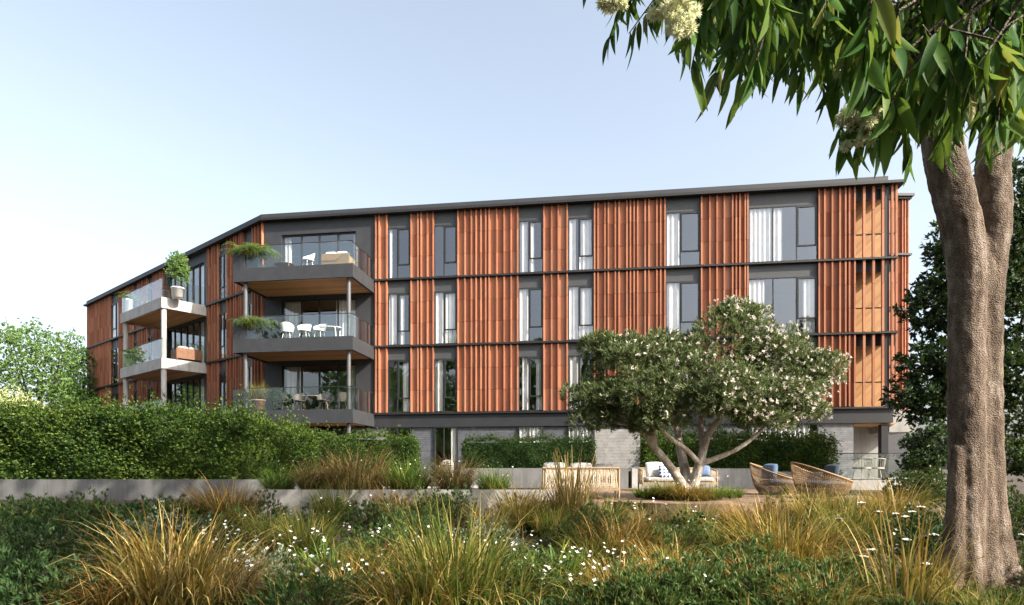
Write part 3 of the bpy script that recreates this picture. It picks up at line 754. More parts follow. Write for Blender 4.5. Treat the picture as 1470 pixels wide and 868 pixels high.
hedge([(4.9,23.2),(8.5,23.2),(12.0,23.2)], 1.4, [2.62,2.66,2.55], 1.3, 'hedge_leaf', 'loose glossy hedge behind the wicker chairs', 430, .08, .045, .11)

# ---------------------------------------------------------------- trees
def crown(name, lobes, n, per, Lf, Wf, mat, parent, off, shell=.55, spread=.75, up=.35, flat=1.0, keep=None, rows=2, droop=0.):
    C=[]; O=[]
    wts = np.array([l[3]*l[4]*l[5] for l in lobes])**.67; wts /= wts.sum()
    for l, w_ in zip(lobes, wts):
        k = int(n*w_); d = runit(k); r = shell+(1-shell)*NR.random(k)**.5
        bump_ = 1+.14*np.sin(d[:,0]*6+l[0]*3)+.12*np.sin(d[:,2]*7+d[:,1]*5+l[1])
        p = np.array(l[:3]) + d*(r*bump_)[:,None]*np.array(l[3:6]); C.append(p); O.append(d+np.array([0,0,up]))
    C = np.concatenate(C); O = np.concatenate(O); O /= np.linalg.norm(O,axis=1,keepdims=True)
    if keep is not None: k = keep(C, O); C, O = C[k], O[k]
    P, D, U, Ln, Wd = tufts(C, O, per, spread, Lf, Wf, .5)
    return leaves(name, P, D, U, Ln, Wd, M[mat], parent, off, rows, .2, droop)

# blossom tree on the deck
TD = 14.5
def tp(px, py, dd=0): v = at(px, py, TD+dd); return v
troot = Vector((xat(987,TD), TD, .88))
tree = empty('blossom_tree', troot, 'broad multi stemmed tree with pale blossom growing out of the deck', 'tree')
paths = [
 ([tp(984,712), tp(976,690,-.1), tp(956,662,-.2), tp(938,640,-.3), tp(925,622,-.3), tp(895,607,-.2), tp(862,590,-.1), tp(840,560,0)], [.165,.115,.095,.085,.07,.05,.035,.02]),
 ([tp(938,640,-.3), tp(936,610,-.5), tp(920,575,-.7), tp(905,530,-.8)], [.09,.075,.05,.02]),
 ([tp(987,712), tp(984,680,.15), tp(978,650,.25), tp(972,615,.4), tp(968,560,.5), tp(975,490,.4)], [.165,.125,.11,.09,.065,.03]),
 ([tp(992,712), tp(1000,680,-.05), tp(1008,652,-.1), tp(1016,625,-.1), tp(1034,600,0), tp(1062,572,.2), tp(1100,530,.3)], [.155,.12,.10,.09,.07,.05,.025]),
 ([tp(1004,666,-.1), tp(1035,655,-.3), tp(1062,642,-.4), tp(1090,620,-.3), tp(1120,585,-.2)], [.085,.06,.055,.045,.02]),
 ([tp(1003,664,-.2), tp(985,645,-.45), tp(962,628,-.6), tp(945,608,-.7), tp(930,580,-.8)], [.07,.06,.055,.045,.02]),
 ([tp(1010,645,0), tp(1006,610,.3), tp(1012,565,.5), tp(1030,500,.5)], [.085,.07,.05,.02]),
 ([tp(1034,600,0), tp(1022,570,-.4), tp(1015,530,-.6)], [.06,.045,.02]),
 ([tp(895,607,-.2), tp(868,600,-.4), tp(842,592,-.4), tp(825,578,-.3)], [.045,.035,.028,.015]),
 ([tp(1062,572,.2), tp(1100,560,.1), tp(1135,540,0)], [.05,.035,.015]),
]
wood('trunk', paths, M['palebark'], tree, troot, .028, 2, 8)
def lob(px, py, dd, rx, ry, rz): v = tp(px, py, dd); return (v.x, v.y, v.z, rx, ry, rz)
lobes = [lob(1040,495,0,1.05,1.1,.95), lob(1110,520,.2,1.1,1.1,.85), lob(1150,540,0,.75,.9,.65), lob(960,520,.2,1.0,1.1,.75), lob(900,535,0,.85,1.0,.62),
         lob(855,572,-.1,.62,.8,.42), lob(1000,545,-.9,1.0,.7,.70), lob(925,570,-.7,.8,.6,.5), lob(1075,565,-.7,1.0,.7,.55), lob(1120,575,-.1,.8,.9,.5), lob(985,580,.6,.9,.9,.5), lob(880,500,.1,.42,.5,.30), lob(1060,455,.2,.5,.6,.30), lob(1020,575,-.9,.6,.4,.35), lob(868,598,-.3,.5,.6,.28), lob(935,600,-.7,.5,.5,.28), lob(1085,597,-.6,.55,.5,.28), lob(1140,590,-.2,.5,.6,.28)]
lobes = [(a,b,c,d*.88,e*.88,f*.86) for a,b,c,d,e,f in lobes]
base_l = list(lobes)
for i in range(120):
    l = base_l[i % len(base_l)]; q = runit(1)[0]; q[2] = abs(q[2])*.9-.25; f = R.uniform(.16,.40)
    lobes.append((l[0]+q[0]*l[3]*1.12, l[1]-abs(q[1])*l[4]*.8 if i % 3 else l[1]+q[1]*l[4]*.8, l[2]+q[2]*l[5]*1.15, f*1.1, f*1.1, f*.75))
crown('crown', lobes, 11000, 11, .12, .022, 'tree_leaf', tree, troot, .6, .7, .5)
def bl(C, O):
    side = O@np.array(sdir)
    nz = np.sin(C[:,0]*4.3+1.3*np.sin(C[:,2]*3.7))*np.cos(C[:,2]*4.9+C[:,1]*2.2)+.5*np.sin(C[:,0]*9.7+C[:,1]*5)*np.cos(C[:,2]*8.1)
    return (side+.5*nz > .35-.22*(C[:,0]-3.6)) & (NR.random(len(C)) < np.clip(.55+.18*(C[:,0]-3.6), .3, .95))
lob2 = [(a,b,c,d*1.07,e*1.07,f*1.07) for a,b,c,d,e,f in lobes] + [lob(1190,535,0,.28,.4,.5), lob(1185,585,0,.16,.3,.3)]
crown('blossom', lob2, 5200, 9, .055, .030, 'blossom', tree, troot, .93, 1.3, .4, keep=bl)

def simple_tree(name, label, base, H, lobes, n, per, Lf, Wf, mat, group=None, bark='darkbark', limbs=5, r0=.16, shell=.3, spread=1.0, cat='tree'):
    base = Vector(base); root = empty(name, base, label, cat, group)
    ps = []
    top = base+Vector((0,0,H*.75))
    ps.append(([base-Vector((0,0,.2)), base+Vector((.05*H*.3,0,H*.25)), base+Vector((-.02*H,0,H*.5)), top], [r0*1.3,r0,r0*.75,r0*.3]))
    rr = random.Random(int(abs(base.x*10)))
    for l in lobes[:limbs]:
        s = base+Vector((0,0,H*rr.uniform(.22,.45))); e = Vector(l[:3]); m = s.lerp(e,.5)+Vector((0,0,-.05*H))
        ps.append(([s, m, e, e+(e-m)*.35], [r0*.6,r0*.42,r0*.22,r0*.08]))
    mb = MB()
    for pts, rad in ps: mb.tube(catmull(pts), catr(rad,len(pts)), 7)
    mb.build('trunk', M[bark], root, base)
    crown('crown', lobes, n, per, Lf, Wf, mat, root, base, shell, spread, .2)
    return root
def lp(px, py, d, r, ry=None, rz=None): v = at(px, py, d); return (v.x, v.y, v.z, r, ry or r, rz or r*.8)
# background left
simple_tree('airy_tree', 'pale green airy tree with open branches at the left edge', (xat(62,38),38,.8), 9, [lp(50,490,38,1.5),lp(20,515,38,1.6),lp(85,515,38,1.3),lp(55,545,38,1.7),lp(100,490,38.5,.8),lp(-10,545,38,1.5),lp(15,480,38,.8),lp(90,560,38,1.2)], 2300, 7, .15, .085, 'bg_light', limbs=7, r0=.11, shell=.15)
simple_tree('bushy_tree', 'mid green bushy tree right of the airy one, against the building end', (xat(108,43),43,.8), 7.5, [lp(108,545,43,1.2),lp(112,515,43,.9),lp(98,575,43,1.4),lp(120,575,43,1.1)], 1800, 7, .16, .09, 'bg_mid', limbs=4, r0=.15)
simple_tree('cream_shrub', 'cream flowering shrub above the left end of the tall hedge', (xat(18,26),26,1.0), 3, [lp(10,585,26,1.0,1,.75),lp(38,592,26,.75,1,.55),lp(-25,590,26,1.0,1,.7)], 1500, 8, .10, .06, 'cream_leaf', limbs=3, r0=.07, cat='shrub')
# background right
simple_tree('magnolia_tree', 'big dark leaved tree behind the grey trunk on the right', (xat(1405,19.5),19.5,1.0), 8.5,
   [lp(1400,420,19.5,1.5),lp(1345,440,19.5,.95,1,1.15),lp(1440,360,20,1.7,1.6,1.6),lp(1470,450,20,1.8,1.6,1.6),lp(1370,360,19.6,.75,.9,1.0),lp(1385,525,19,1.3,1.2,1.0),lp(1335,520,19.3,.85,.9,.65),lp(1305,565,19.2,.55,.7,.50),lp(1345,585,19,.9,.9,.6),lp(1440,540,19,1.4,1.2,.9),lp(1500,350,20,1.6,1.6,2.0),lp(1450,275,20.5,1.1,1.2,1.0)], 6500, 8, .17, .085, 'bg_dark', limbs=9, r0=.17, shell=.35)
simple_tree('evergreen_shrub', 'dark evergreen shrub below the big dark leaved tree', (xat(1365,17),17,.8), 2, [lp(1340,640,17,.75,.8,.6),lp(1395,640,17.5,.9,.8,.7),lp(1325,665,16.6,.5,.6,.4)], 1500, 8, .10, .05, 'bg_dark', limbs=2, r0=.05, cat='shrub')
simple_tree('evergreen_shrub', 'sunlit green shrub to the right of the grey trunk', (xat(1480,18.5),18.5,.8), 2.6, [lp(1470,600,18.5,.9,.8,.9),lp(1520,610,18.5,1.0,.8,.9),lp(1455,655,17.5,.6,.8,.55),lp(1500,665,17.5,.8,.8,.6)], 1700, 8, .10, .05, 'hedge_dark', limbs=2, r0=.05, cat='shrub')
simple_tree('evergreen_shrub', 'low mounded shrub with fresh green top beside the golden tussock', (xat(1322,15.5),15.5,.8), .8, [lp(1300,695,15.5,.5,.5,.30),lp(1340,700,15.3,.45,.5,.30),lp(1330,688,16,.5,.5,.28)], 1100, 9, .06, .022, 'cover', limbs=1, r0=.03, shell=.6, cat='shrub')
# far trees out of the picture behind the camera that the windows mirror; unseen ones added for shade follow
P=[]; 
lb = []
for i in range(11):
    x = -34+i*7.2+R.uniform(-2,2); y = -30+R.uniform(-5,3); h = R.uniform(13,21)
    for k in range(6): lb.append((x+R.uniform(-2,2), y+R.uniform(-2,2), h*R.uniform(.25,.92), R.uniform(1.8,3), 2.4, R.uniform(1.8,3)))
for i in range(13):    # nearer unseen trees, added to block sky fill on the foreground
    if i < 9: x, y, h = -27+i*4.6+R.uniform(-1,1), -11+R.uniform(-2,1.5), R.uniform(12,17)
    else: x, y, h = -21+R.uniform(-2,2), -4+(i-9)*4.2, R.uniform(10,13)
    for k in range(7): lb.append((x+R.uniform(-1.7,1.7), y+R.uniform(-1.5,1.5), h*(.16+.12*k), R.uniform(1.7,2.5), 2.0, R.uniform(1.5,2.3)))
for (x,y,z,r) in ((9.6,-1.0,6.4,1.1),(11.8,3.0,9.4,1.0)):  # unseen crown clumps at right, added to dapple the foreground with shade
    for k in range(5): q = runit(1)[0]*r*.6; lb.append((x+q[0],y+q[1],z+q[2],r*.5,r*.5,r*.42))
wd = crown('unseen_woodland', lb, 19000, 6, .42, .24, 'bg_mid', None, (0,0,0), .4, 1.0, .2); tag(wd, kind='stuff')

# ---------------------------------------------------------------- big gum tree on the right
GD = 8.1
def gp(px, py, dd=0): return at(px, py, GD+dd)
groot = Vector((xat(1408,GD), GD, gz(xat(1408,GD),GD)))
gum = empty('flowering_gum_tree', groot, 'large tree with smooth grey furrowed trunk, hanging leaves and cream blossom on the right', 'tree')
gpaths = [
 ([gp(1380,875), gp(1384,838), gp(1387,760), gp(1388,680), gp(1387,600), gp(1387,520), gp(1388,450), gp(1389,400), gp(1383,340), gp(1369,280), gp(1356,225), gp(1346,165), gp(1330,60,-.2), gp(1330,-60,-.5)],
   [.32,.235,.215,.21,.21,.21,.21,.22,.235,.24,.235,.225,.20,.17]),
 ([gp(1456,878,.10), gp(1440,835,.08), gp(1427,760,.09), gp(1421,680,.10), gp(1419,600,.10), gp(1418,520,.10), gp(1417,450,.07), gp(1419,390,.03), gp(1426,330,.04), gp(1427,280,.1), gp(1425,240,.15), gp(1432,190,.25), gp(1450,100,.5), gp(1470,-40,.9)],
   [.24,.20,.175,.17,.165,.165,.18,.195,.20,.20,.20,.205,.20,.17]),
 ([gp(1405,368,.03), gp(1405,392,0), gp(1405,425,.03)], [.15,.20,.17]),
 ([gp(1405,415,.05), gp(1406,520,.07), gp(1407,640,.07), gp(1411,760,.05), gp(1415,840,.02), gp(1418,885,0)], [.16,.145,.145,.165,.20,.24]),
 ([gp(1374,640,-.08), gp(1370,760,-.12), gp(1362,840,-.18), gp(1342,890,-.26)], [.07,.12,.145,.14]),
 ([gp(1394,600,-.08), gp(1392,720,-.12), gp(1394,830,-.18), gp(1396,885,-.28)], [.07,.10,.12,.13]),
 ([gp(1434,700,.06), gp(1446,790,.03), gp(1464,845,-.02), gp(1492,885,-.10)], [.07,.095,.11,.11]),
 # heavy limbs above the picture
 ([gp(1330,-60,-.5), gp(1250,-190,-1.6), gp(1160,-260,-3.0), (1.8,3.6,4.6), (.9,2.3,3.75)], [.17,.13,.09,.06,.03]),
 ([gp(1330,-60,-.5), gp(1330,-260,-.3), gp(1290,-420,.4)], [.17,.12,.05]),
 ([gp(1470,-40,.9), gp(1560,-220,1.4), gp(1600,-420,1.8)], [.17,.12,.05]),
 ([gp(1470,-40,.9), gp(1450,-240,0), gp(1430,-430,-1)], [.14,.10,.05]),
 ([gp(1250,-190,-1.6), (3.2,4.6,4.9), (2.1,2.7,3.7)], [.10,.06,.03]),
 ([gp(1160,-260,-3.0), (2.6,3.4,4.1), (1.9,2.2,3.2)], [.07,.05,.02]),
]
wood('trunk', gpaths, M['bark'], gum, groot, .020, 3, 14, (.032,.16))
# hanging leaves near the camera: sprays on thin twigs
def sprays(anchors, per, Lf, Wf, hang):
    P=[];D=[];U=[];Ls=[]
    tw = []
    for a in anchors:
        a = np.array(a); ax = np.array([R.uniform(-.45,.45), R.uniform(-.5,.5), -R.uniform(.3,.8)]); ax /= np.linalg.norm(ax); ln = R.uniform(.18,.34)
        tw.append((a, a+ax*ln*.5+np.array([0,0,.02]), a+ax*ln))
        for k in range(per):
            t = (k+.5)/per; p = a+ax*ln*t
            d = np.array([R.gauss(0,.30), R.gauss(0,.34), -hang*R.uniform(.6,1.2)])+ax*.3; P.append(p); D.append(d)
            U.append([R.gauss(0,1), R.gauss(0,1)-.4, R.gauss(0,.5)]); Ls.append(Lf*R.uniform(.6,1.18))
    P=np.array(P);D=np.array(D);U=np.array(U);Ls=np.array(Ls)
    return P,D,U,Ls,Ls*Wf*NR.uniform(.65,1.25,len(Ls)),tw
bnd = [(868,-5),(906,42),(953,66),(985,60),(1012,78),(1044,104),(1071,78),(1085,116),(1117,138),(1144,128),(1166,115),(1203,100),(1225,112),(1248,205),(1277,220),(1298,205),(1334,185),(1366,172),(1393,178),(1425,205),(1461,200),(1530,200)]
def bound(px):
    for i in range(len(bnd)-1):
        if bnd[i][0] <= px <= bnd[i+1][0]:
            t = (px-bnd[i][0])/(bnd[i+1][0]-bnd[i][0]); return bnd[i][1]+(bnd[i+1][1]-bnd[i][1])*t
    return 0
anch = []
for i in range(430):
    px = 890+ (R.random()**.72)*640; b = bound(px); d = R.uniform(1.75,3.6)
    tall = 128*1.9/d
    py = b - tall - (R.random()**1.6)*(b+150)
    anch.append(tuple(at(px+R.uniform(-12,12), py, d)))
for (px,py,d) in ((1290,25,1.7),(1355,40,1.75),(1440,50,1.8),(1262,-60,1.7),(975,-60,1.9),(1110,-20,2.0),(1395,20,1.8),(1245,110,2.2)): anch.append(tuple(at(px,py-10,d)))
for i in range(330):  # crown lobe above view, extended left to shade the long wall
    t_ = runit(1)[0]*NR.random()**.33; v = Vector((-.3+2.4*t_[0], 7.4+2.4*t_[1], 10.0+1.9*t_[2]))
    if (HY-(v.z-EYE)/max(v.y,.5)*FPX) < -70: anch.append(tuple(v))
for i in range(260):  # crown lobe above view, added to shade the left foreground
    t_ = runit(1)[0]*NR.random()**.33; v = Vector((1.4+2.2*t_[0], 4.0+1.7*t_[1], 6.6+1.2*t_[2]))
    if (HY-(v.z-EYE)/max(v.y,.5)*FPX) < -70: anch.append(tuple(v))
for i in range(1250):   # rest of the crown above the picture
    t_ = runit(1)[0]*NR.random()**.33; v = Vector((4.3+4.3*t_[0], 7.8+4.0*t_[1], 9.3+3.2*t_[2]))
    if (HY-(v.z-EYE)/max(v.y,.5)*FPX) < -70: anch.append(tuple(v))
nearn = 438
P,D,U,Ls,Ws,tw = sprays(anch[:nearn], 16, .135, .23, .9)
P2,D2,U2,L2,W2,tw2 = sprays(anch[nearn:], 14, .30, .36, .7)
V1,F1 = leaf_verts(P,D,U,Ls,Ws,.16,.20,7)
sk = NR.normal(size=(len(P),1))*.13*Ls[:,None]; Sd = np.cross(D,U); Sd /= np.linalg.norm(Sd,axis=1,keepdims=True)
tq = np.repeat(np.linspace(0,1,8),3)[None,:,None]**2
V1 = (V1.reshape(len(P),24,3)+Sd[:,None,:]*(sk[:,:,None]*tq)).reshape(-1,3)
V2,F2 = leaf_verts(P2,D2,U2,L2,W2,.2,.0,2)
link('crown', npmesh('crown', np.concatenate([V1,V2])-np.array(groot), np.concatenate([F1,F2+len(V1)]), True), M['gum_leaf'], gum)
mb = MB()
for a,b,c in tw+tw2: mb.tube([tuple(a),tuple(b),tuple(c)], [.0035,.003,.002] if len(mb.v) < 6000 else [.008,.006,.004], 4, False)
# twigs joining the near sprays to the limb
hub = [(1.8,3.6,4.6),(.9,2.3,3.75),(1.9,2.2,3.2),(2.1,2.7,3.7)]
for a in anch[:nearn:2]:
    h = min(hub, key=lambda q: (Vector(q)-Vector(a)).length); m = (Vector(h)+Vector(a))*.5+Vector((R.uniform(-.1,.1),R.uniform(-.1,.1),.12))
    mb.tube([h, tuple(m), a], [.009,.006,.0035], 5, False)
mb.build('twigs', M['darkbark'], gum, groot)
# cream blossom clusters
P=[];D=[]
for (px,py,d,r,n) in ((968,10,1.66,.040,1.4),(984,36,1.66,.026,.8),(957,-6,1.66,.036,1),(884,2,1.7,.024,.8),(870,0,1.72,.016,.6),(1245,180,1.85,.034,1),(1222,170,1.85,.022,.7),(1264,186,1.87,.024,.7),(1100,38,2.0,.022,.6),(1238,194,1.85,.024,.7)):
    c = np.array(at(px,py,d))
    for k in range(max(5,int(9*n))):
        q = c+NR.normal(size=3)*r*.55; m = 110
        dd = runit(m); P.append(np.tile(q,(m,1))+dd*.004); D.append(dd)
P=np.concatenate(P);D=np.concatenate(D)
leaves('blossom', P, D, runit(len(P)), np.full(len(P),.018)*NR.uniform(.7,1.2,len(P)), np.full(len(P),.0045), M['cream_flower'], gum, np.array(groot))
# ---------------------------------------------------------------- tussocks
def tussock_mesh(name, n, H, spread, arch, wid, seed, plumes=0):
    r = random.Random(seed); V=[];F=[]
    for i in range(n):
        phi = r.uniform(0,2*PI); rad = spread*.32*math.sqrt(r.random()); x0,y0 = rad*math.cos(phi), rad*math.sin(phi)
        phi2 = phi+r.gauss(0,.5); ln = H*r.uniform(.55,1.25); th = abs(r.gauss(0,.30))*spread*1.2+.04; dth = arch*r.uniform(.3,1.5)*(.4+1.5*th)
        plume = i < plumes
        if plume: th *= .5; dth *= .35; ln *= 1.2
        segs = 6; w = wid*1.75*r.uniform(.5,1.2); p = Vector((x0,y0,-.03)); b = len(V); tw = r.gauss(0,.5)
        sd = Vector((-math.sin(phi2+tw), math.cos(phi2+tw), 0))
        for s in range(segs+1):
            t = s/segs; ww = w*(1-t**1.6*.93)*(.6+.4*min(1,t*4))
            if plume and t > .65: ww = w*1.1*(1.15-t)*2
            V += [p+sd*ww*.5, p-sd*ww*.5]
            a = th+dth*t*t; st = ln/segs
            p = p+Vector((math.cos(phi2)*math.sin(a), math.sin(phi2)*math.sin(a), math.cos(a)))*st
            if s < segs: F.append((b+2*s,b+2*s+1,b+2*s+3,b+2*s+2))
    me = npmesh(name, [tuple(v) for v in V], F, True)
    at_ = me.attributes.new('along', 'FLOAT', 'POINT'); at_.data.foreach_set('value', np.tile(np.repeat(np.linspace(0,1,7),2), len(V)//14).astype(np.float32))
    return me
TM = {}
for key, mat, args in (
  ('gold','g_gold',(520,1.0,1.0,2.3,.010)), ('gold2','g_gold',(460,.98,1.15,3.0,.010)),
  ('rust','g_rust',(500,.9,1.0,2.6,.0095)), ('tan','g_tan',(560,.92,.9,2.4,.009)), ('tan2','g_tan',(560,.9,1.05,3.0,.009)),
  ('green','g_green',(420,.68,.9,1.9,.012)), ('mix','g_mix',(520,.95,.9,1.8,.010)), ('mix2','g_mix',(460,.9,1.15,2.6,.010)),
  ('strap','g_green',(170,.6,.7,1.2,.026)), ('sparse','g_gold',(80,1.15,.9,1.3,.013)), ('plume','g_tan',(400,.8,.7,1.8,.009))):
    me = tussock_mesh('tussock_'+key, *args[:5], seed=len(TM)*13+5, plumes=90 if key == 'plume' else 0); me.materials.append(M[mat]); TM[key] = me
def tussock(px, d, z, kind, s, label, group='tussock grasses in the garden beds', sz=None):
    x = xat(px, d); zz = gz(x, d) if z is None else z
    o = bpy.data.objects.new('tussock_plant', TM[kind]); COL.objects.link(o); o.location = (x,d,zz); o.rotation_euler = (0,0,R.uniform(0,6.28)); k_ = (1.28 if z == .98 else 1.22 if d < 12.9 and kind != 'sparse' and px < 1230 else 1.0); o.scale = (s*k_,s*k_,(sz or s)*(1+(k_-1)*.6))
    return tag(o, label, 'tussock', group)
G = None
TUS = [
 (250,6.3,G,'gold',1.05,.98,'big golden arching tussock in the left foreground'),
 (315,6.6,G,'tan2',.85,.75,'straw coloured tussock bending right, beside the big golden one in the left foreground'),
 (175,6.1,G,'rust',.7,.6,'small rusty tussock left of the big golden one in the left foreground'),
 (650,6.3,G,'mix',1.05,1.1,'tall olive and gold tussock at the bottom edge, left of centre'),
 (590,6.0,G,'gold2',.8,.7,'low golden tussock arching over the bottom edge, left of the tall olive one'),
 (720,6.5,G,'mix2',.8,.75,'olive tussock drooping right, beside the tall olive one at the bottom edge'),
 (330,12.0,G,'rust',1.0,1.0,'rusty gold tussock in front of the right end of the long concrete wall'),
 (300,12.6,G,'tan',.75,.75,'tan tussock tucked left of the rusty one before the long wall'),
 (452,14.3,.98,'tan',.85,.75,'leftmost brown tan tussock on the planter wall'),
 (400,14.4,.98,'green',.85,.75,'dark green tussock at the left end of the planter wall'),
 (515,13.95,.98,'tan2',1.15,1.12,'largest tan tussock, spilling over the planter wall'),
 (488,14.2,.98,'rust',.85,.85,'reddish tussock squeezed left of the largest tan one on the planter wall'),
 (585,14.2,.98,'green',1.15,1.0,'wide fresh green tussock in the middle of the planter wall'),
 (652,14.2,.98,'tan',.95,.85,'tan brown tussock on the planter wall, right of the wide green one'),
 (708,14.2,.98,'green',.8,.72,'small bright green tussock near the right end of the planter wall'),
 (745,11.8,G,'gold',.95,.90,'golden tussock below the right end of the planter wall'),
 (705,11.3,G,'tan2',.75,.65,'pale tan tussock left of the golden one below the planter wall'),
 (820,12.0,G,'plume',1.15,1.22,'upright plumed tan tussock in front of the rope sofa'),
 (795,11.2,G,'mix',.75,.6,'yellow green tussock at the foot of the plumed one'),
 (890,9.4,G,'rust',1.05,.85,'brown gold tussock with long arching blades right of centre'),
 (935,9.0,G,'gold2',.75,.6,'golden tussock drooping right, right of centre'),
 (850,8.9,G,'mix2',.75,.7,'olive tussock left of the brown arching one'),
 (955,13.9,.88,'mix',.85,.42,'green and gold tussock in the round bed left of the blossom tree'),
 (985,13.6,.86,'rust',.9,.45,'rusty tussock at the foot of the blossom tree'),
 (1020,13.7,.86,'green',.85,.42,'yellow green strappy clump right of the blossom tree trunk'),
 (928,14.1,.86,'green',.8,.40,'low green tussock at the left rim of the round bed'),
 (1120,8.6,G,'gold',1.15,1.0,'broad golden orange tussock below the wicker chairs'),
 (1060,8.9,G,'mix',.75,.65,'olive tussock left of the broad golden orange one'),
 (1165,8.0,G,'rust',.95,.7,'rusty tussock right in front of the broad golden orange one'),
 (1105,11.6,G,'plume',.75,.55,'thin upright tan tussock at the deck edge by the wicker chairs'),
 (1215,10.6,G,'mix2',1.0,.95,'dark olive tussock in front of the right wicker chair'),
 (1285,12.4,G,'gold2',1.1,.95,'orange gold tussock beside the low mounded shrub on the right'),
 (1250,13.2,G,'tan',.8,.72,'tan tussock behind the orange gold one, below the glass balustrade'),
 (1300,6.4,G,'sparse',1.0,1.15,'tall sparse golden blades in the right foreground'),
 (1375,6.6,G,'gold2',.5,.42,'pale golden tussock at the foot of the grey trunk'),
 (1000,11.3,G,'mix',.75,.6,'olive tussock just below the curved deck edge under the blossom tree'),
 (930,11.2,G,'tan',.7,.6,'tan tussock below the left side of the curved deck edge'),
 (1065,11.4,G,'rust',.75,.62,'rusty tussock below the right side of the curved deck edge'),
 (700,8.3,G,'mix2',.75,.62,'olive tussock behind the tall olive one at the bottom edge'),
 (1000,13.4,.83,'rust',.7,.38,'rusty tussock overhanging the deck in front of the blossom tree'),
 (1050,14.2,.86,'green',.75,.40,'fresh green tussock at the right rim of the round bed'),
 (1330,7.9,G,'gold',.6,.5,'golden tussock just left of the grey trunk'),
 (560,12.7,G,'rust',.85,.75,'rusty tussock against the planter wall under the wide green one'),
 (478,12.5,G,'mix',.85,.72,'olive tussock against the planter wall under the reddish one'),
 (625,12.5,G,'tan2',.85,.7,'tan tussock against the planter wall under the tan brown one'),
 (772,12.4,G,'rust',.9,.8,'rusty tussock beside the right end of the planter wall'),
 (866,11.6,G,'mix2',.85,.72,'olive tussock in front of the right leg of the rope sofa'),
 (1165,11.8,G,'gold',.85,.78,'golden tussock at the deck edge in front of the larger looking wicker chair'),
 (1255,11.2,G,'rust',.95,.85,'rust coloured tussock left of the orange gold one on the right'),
 (1190,9.4,G,'mix',.85,.75,'olive tussock right of the broad golden orange one'),
 (240,9.2,G,'mix2',.8,.7,'olive tussock behind the big golden one in the left foreground'),
 (500,6.9,G,'gold2',.7,.55,'low golden tussock in the foreground between the two biggest ones'),
 (880,7.0,G,'gold',.65,.5,'small golden tussock right of the white flowers in the middle foreground'),
 (1085,6.9,G,'rust',.7,.6,'rusty tussock on the bottom edge in front of the rounded green shrub at right'),
 (960,7.6,G,'gold',.75,.62,'golden tussock in the right foreground between two green mounds'),
 (1180,6.0,G,'gold2',.62,.5,'low golden tussock at the bottom edge left of the tall sparse blades'),
 (1030,9.6,G,'strap',.95,.85,'broad bladed green clump below the curved deck edge'),
 (985,8.3,G,'strap',.85,.7,'broad bladed green clump right of the drooping golden tussock'),
 (585,11.8,G,'tan',.8,.66,'tan tussock against the front of the planter wall'),
 (440,9.8,G,'mix',.85,.72,'olive tussock among white flowers left of centre'),
 (545,8.2,G,'rust',.75,.62,'orange brown tussock among white flowers left of centre'),
 (480,8.0,G,'green',.9,.72,'dark green tussock among white flowers left of centre'),
 (390,10.6,G,'mix2',.8,.7,'olive tussock right of the rusty one before the long wall'),
 (800,7.3,G,'strap',.9,.85,'broad bladed dark green clump in the middle foreground with white flowers'),
 (1430,5.9,G,'mix2',.6,.5,'small olive tussock right of the trunk foot'),
 (1190,12.4,G,'mix',.75,.65,'green tussock at the deck edge below the right wicker chair'),
 (1145,12.6,G,'tan',.65,.55,'low tan tussock at the deck edge below the gap between the wicker chairs'),
 (650,9.3,G,'green',.8,.62,'mid green tussock between the planter wall and the tall olive tussock'),
]
for px,d,z,k,s,sz,lab in TUS: tussock(px,d,z,k,s,lab,sz=sz)

# ---------------------------------------------------------------- shrubs and ground cover
def shrub(px, d, r, h, mat, label, Lf=.075, Wf=.03, n=260, per=9, cat='shrub', name='garden_shrub', spread=.8):
    x = xat(px,d); c = np.array([x,d,gz(x,d)]); root = empty(name, tuple(c), label, cat)
    mb = MB()
    for i in range(9):
        a = i*2.4; mb.tube([tuple(c), tuple(c+np.array([math.cos(a)*r*.3,math.sin(a)*r*.3,h*.4])), tuple(c+np.array([math.cos(a)*r*.6,math.sin(a)*r*.6,h*.75]))], [.012,.008,.004], 5, False)
    mb.build('stem', M['darkbark'], root, c)
    dd = runit(n*2); dd = dd[dd[:,2] > -.15][:n]; rr = .6+.45*NR.random(len(dd)); b = 1+.15*np.sin(dd[:,0]*7+px)+.12*np.cos(dd[:,1]*8)
    C = c+dd*(rr*b)[:,None]*np.array([r,r,h]); O = dd+np.array([0,0,.5]); O /= np.linalg.norm(O,axis=1,keepdims=True)
    P,D,U,Ln,Wd = tufts(C,O,per,spread,Lf,Wf,.5); leaves('foliage',P,D,U,Ln,Wd,M[mat],root,c)
    return root
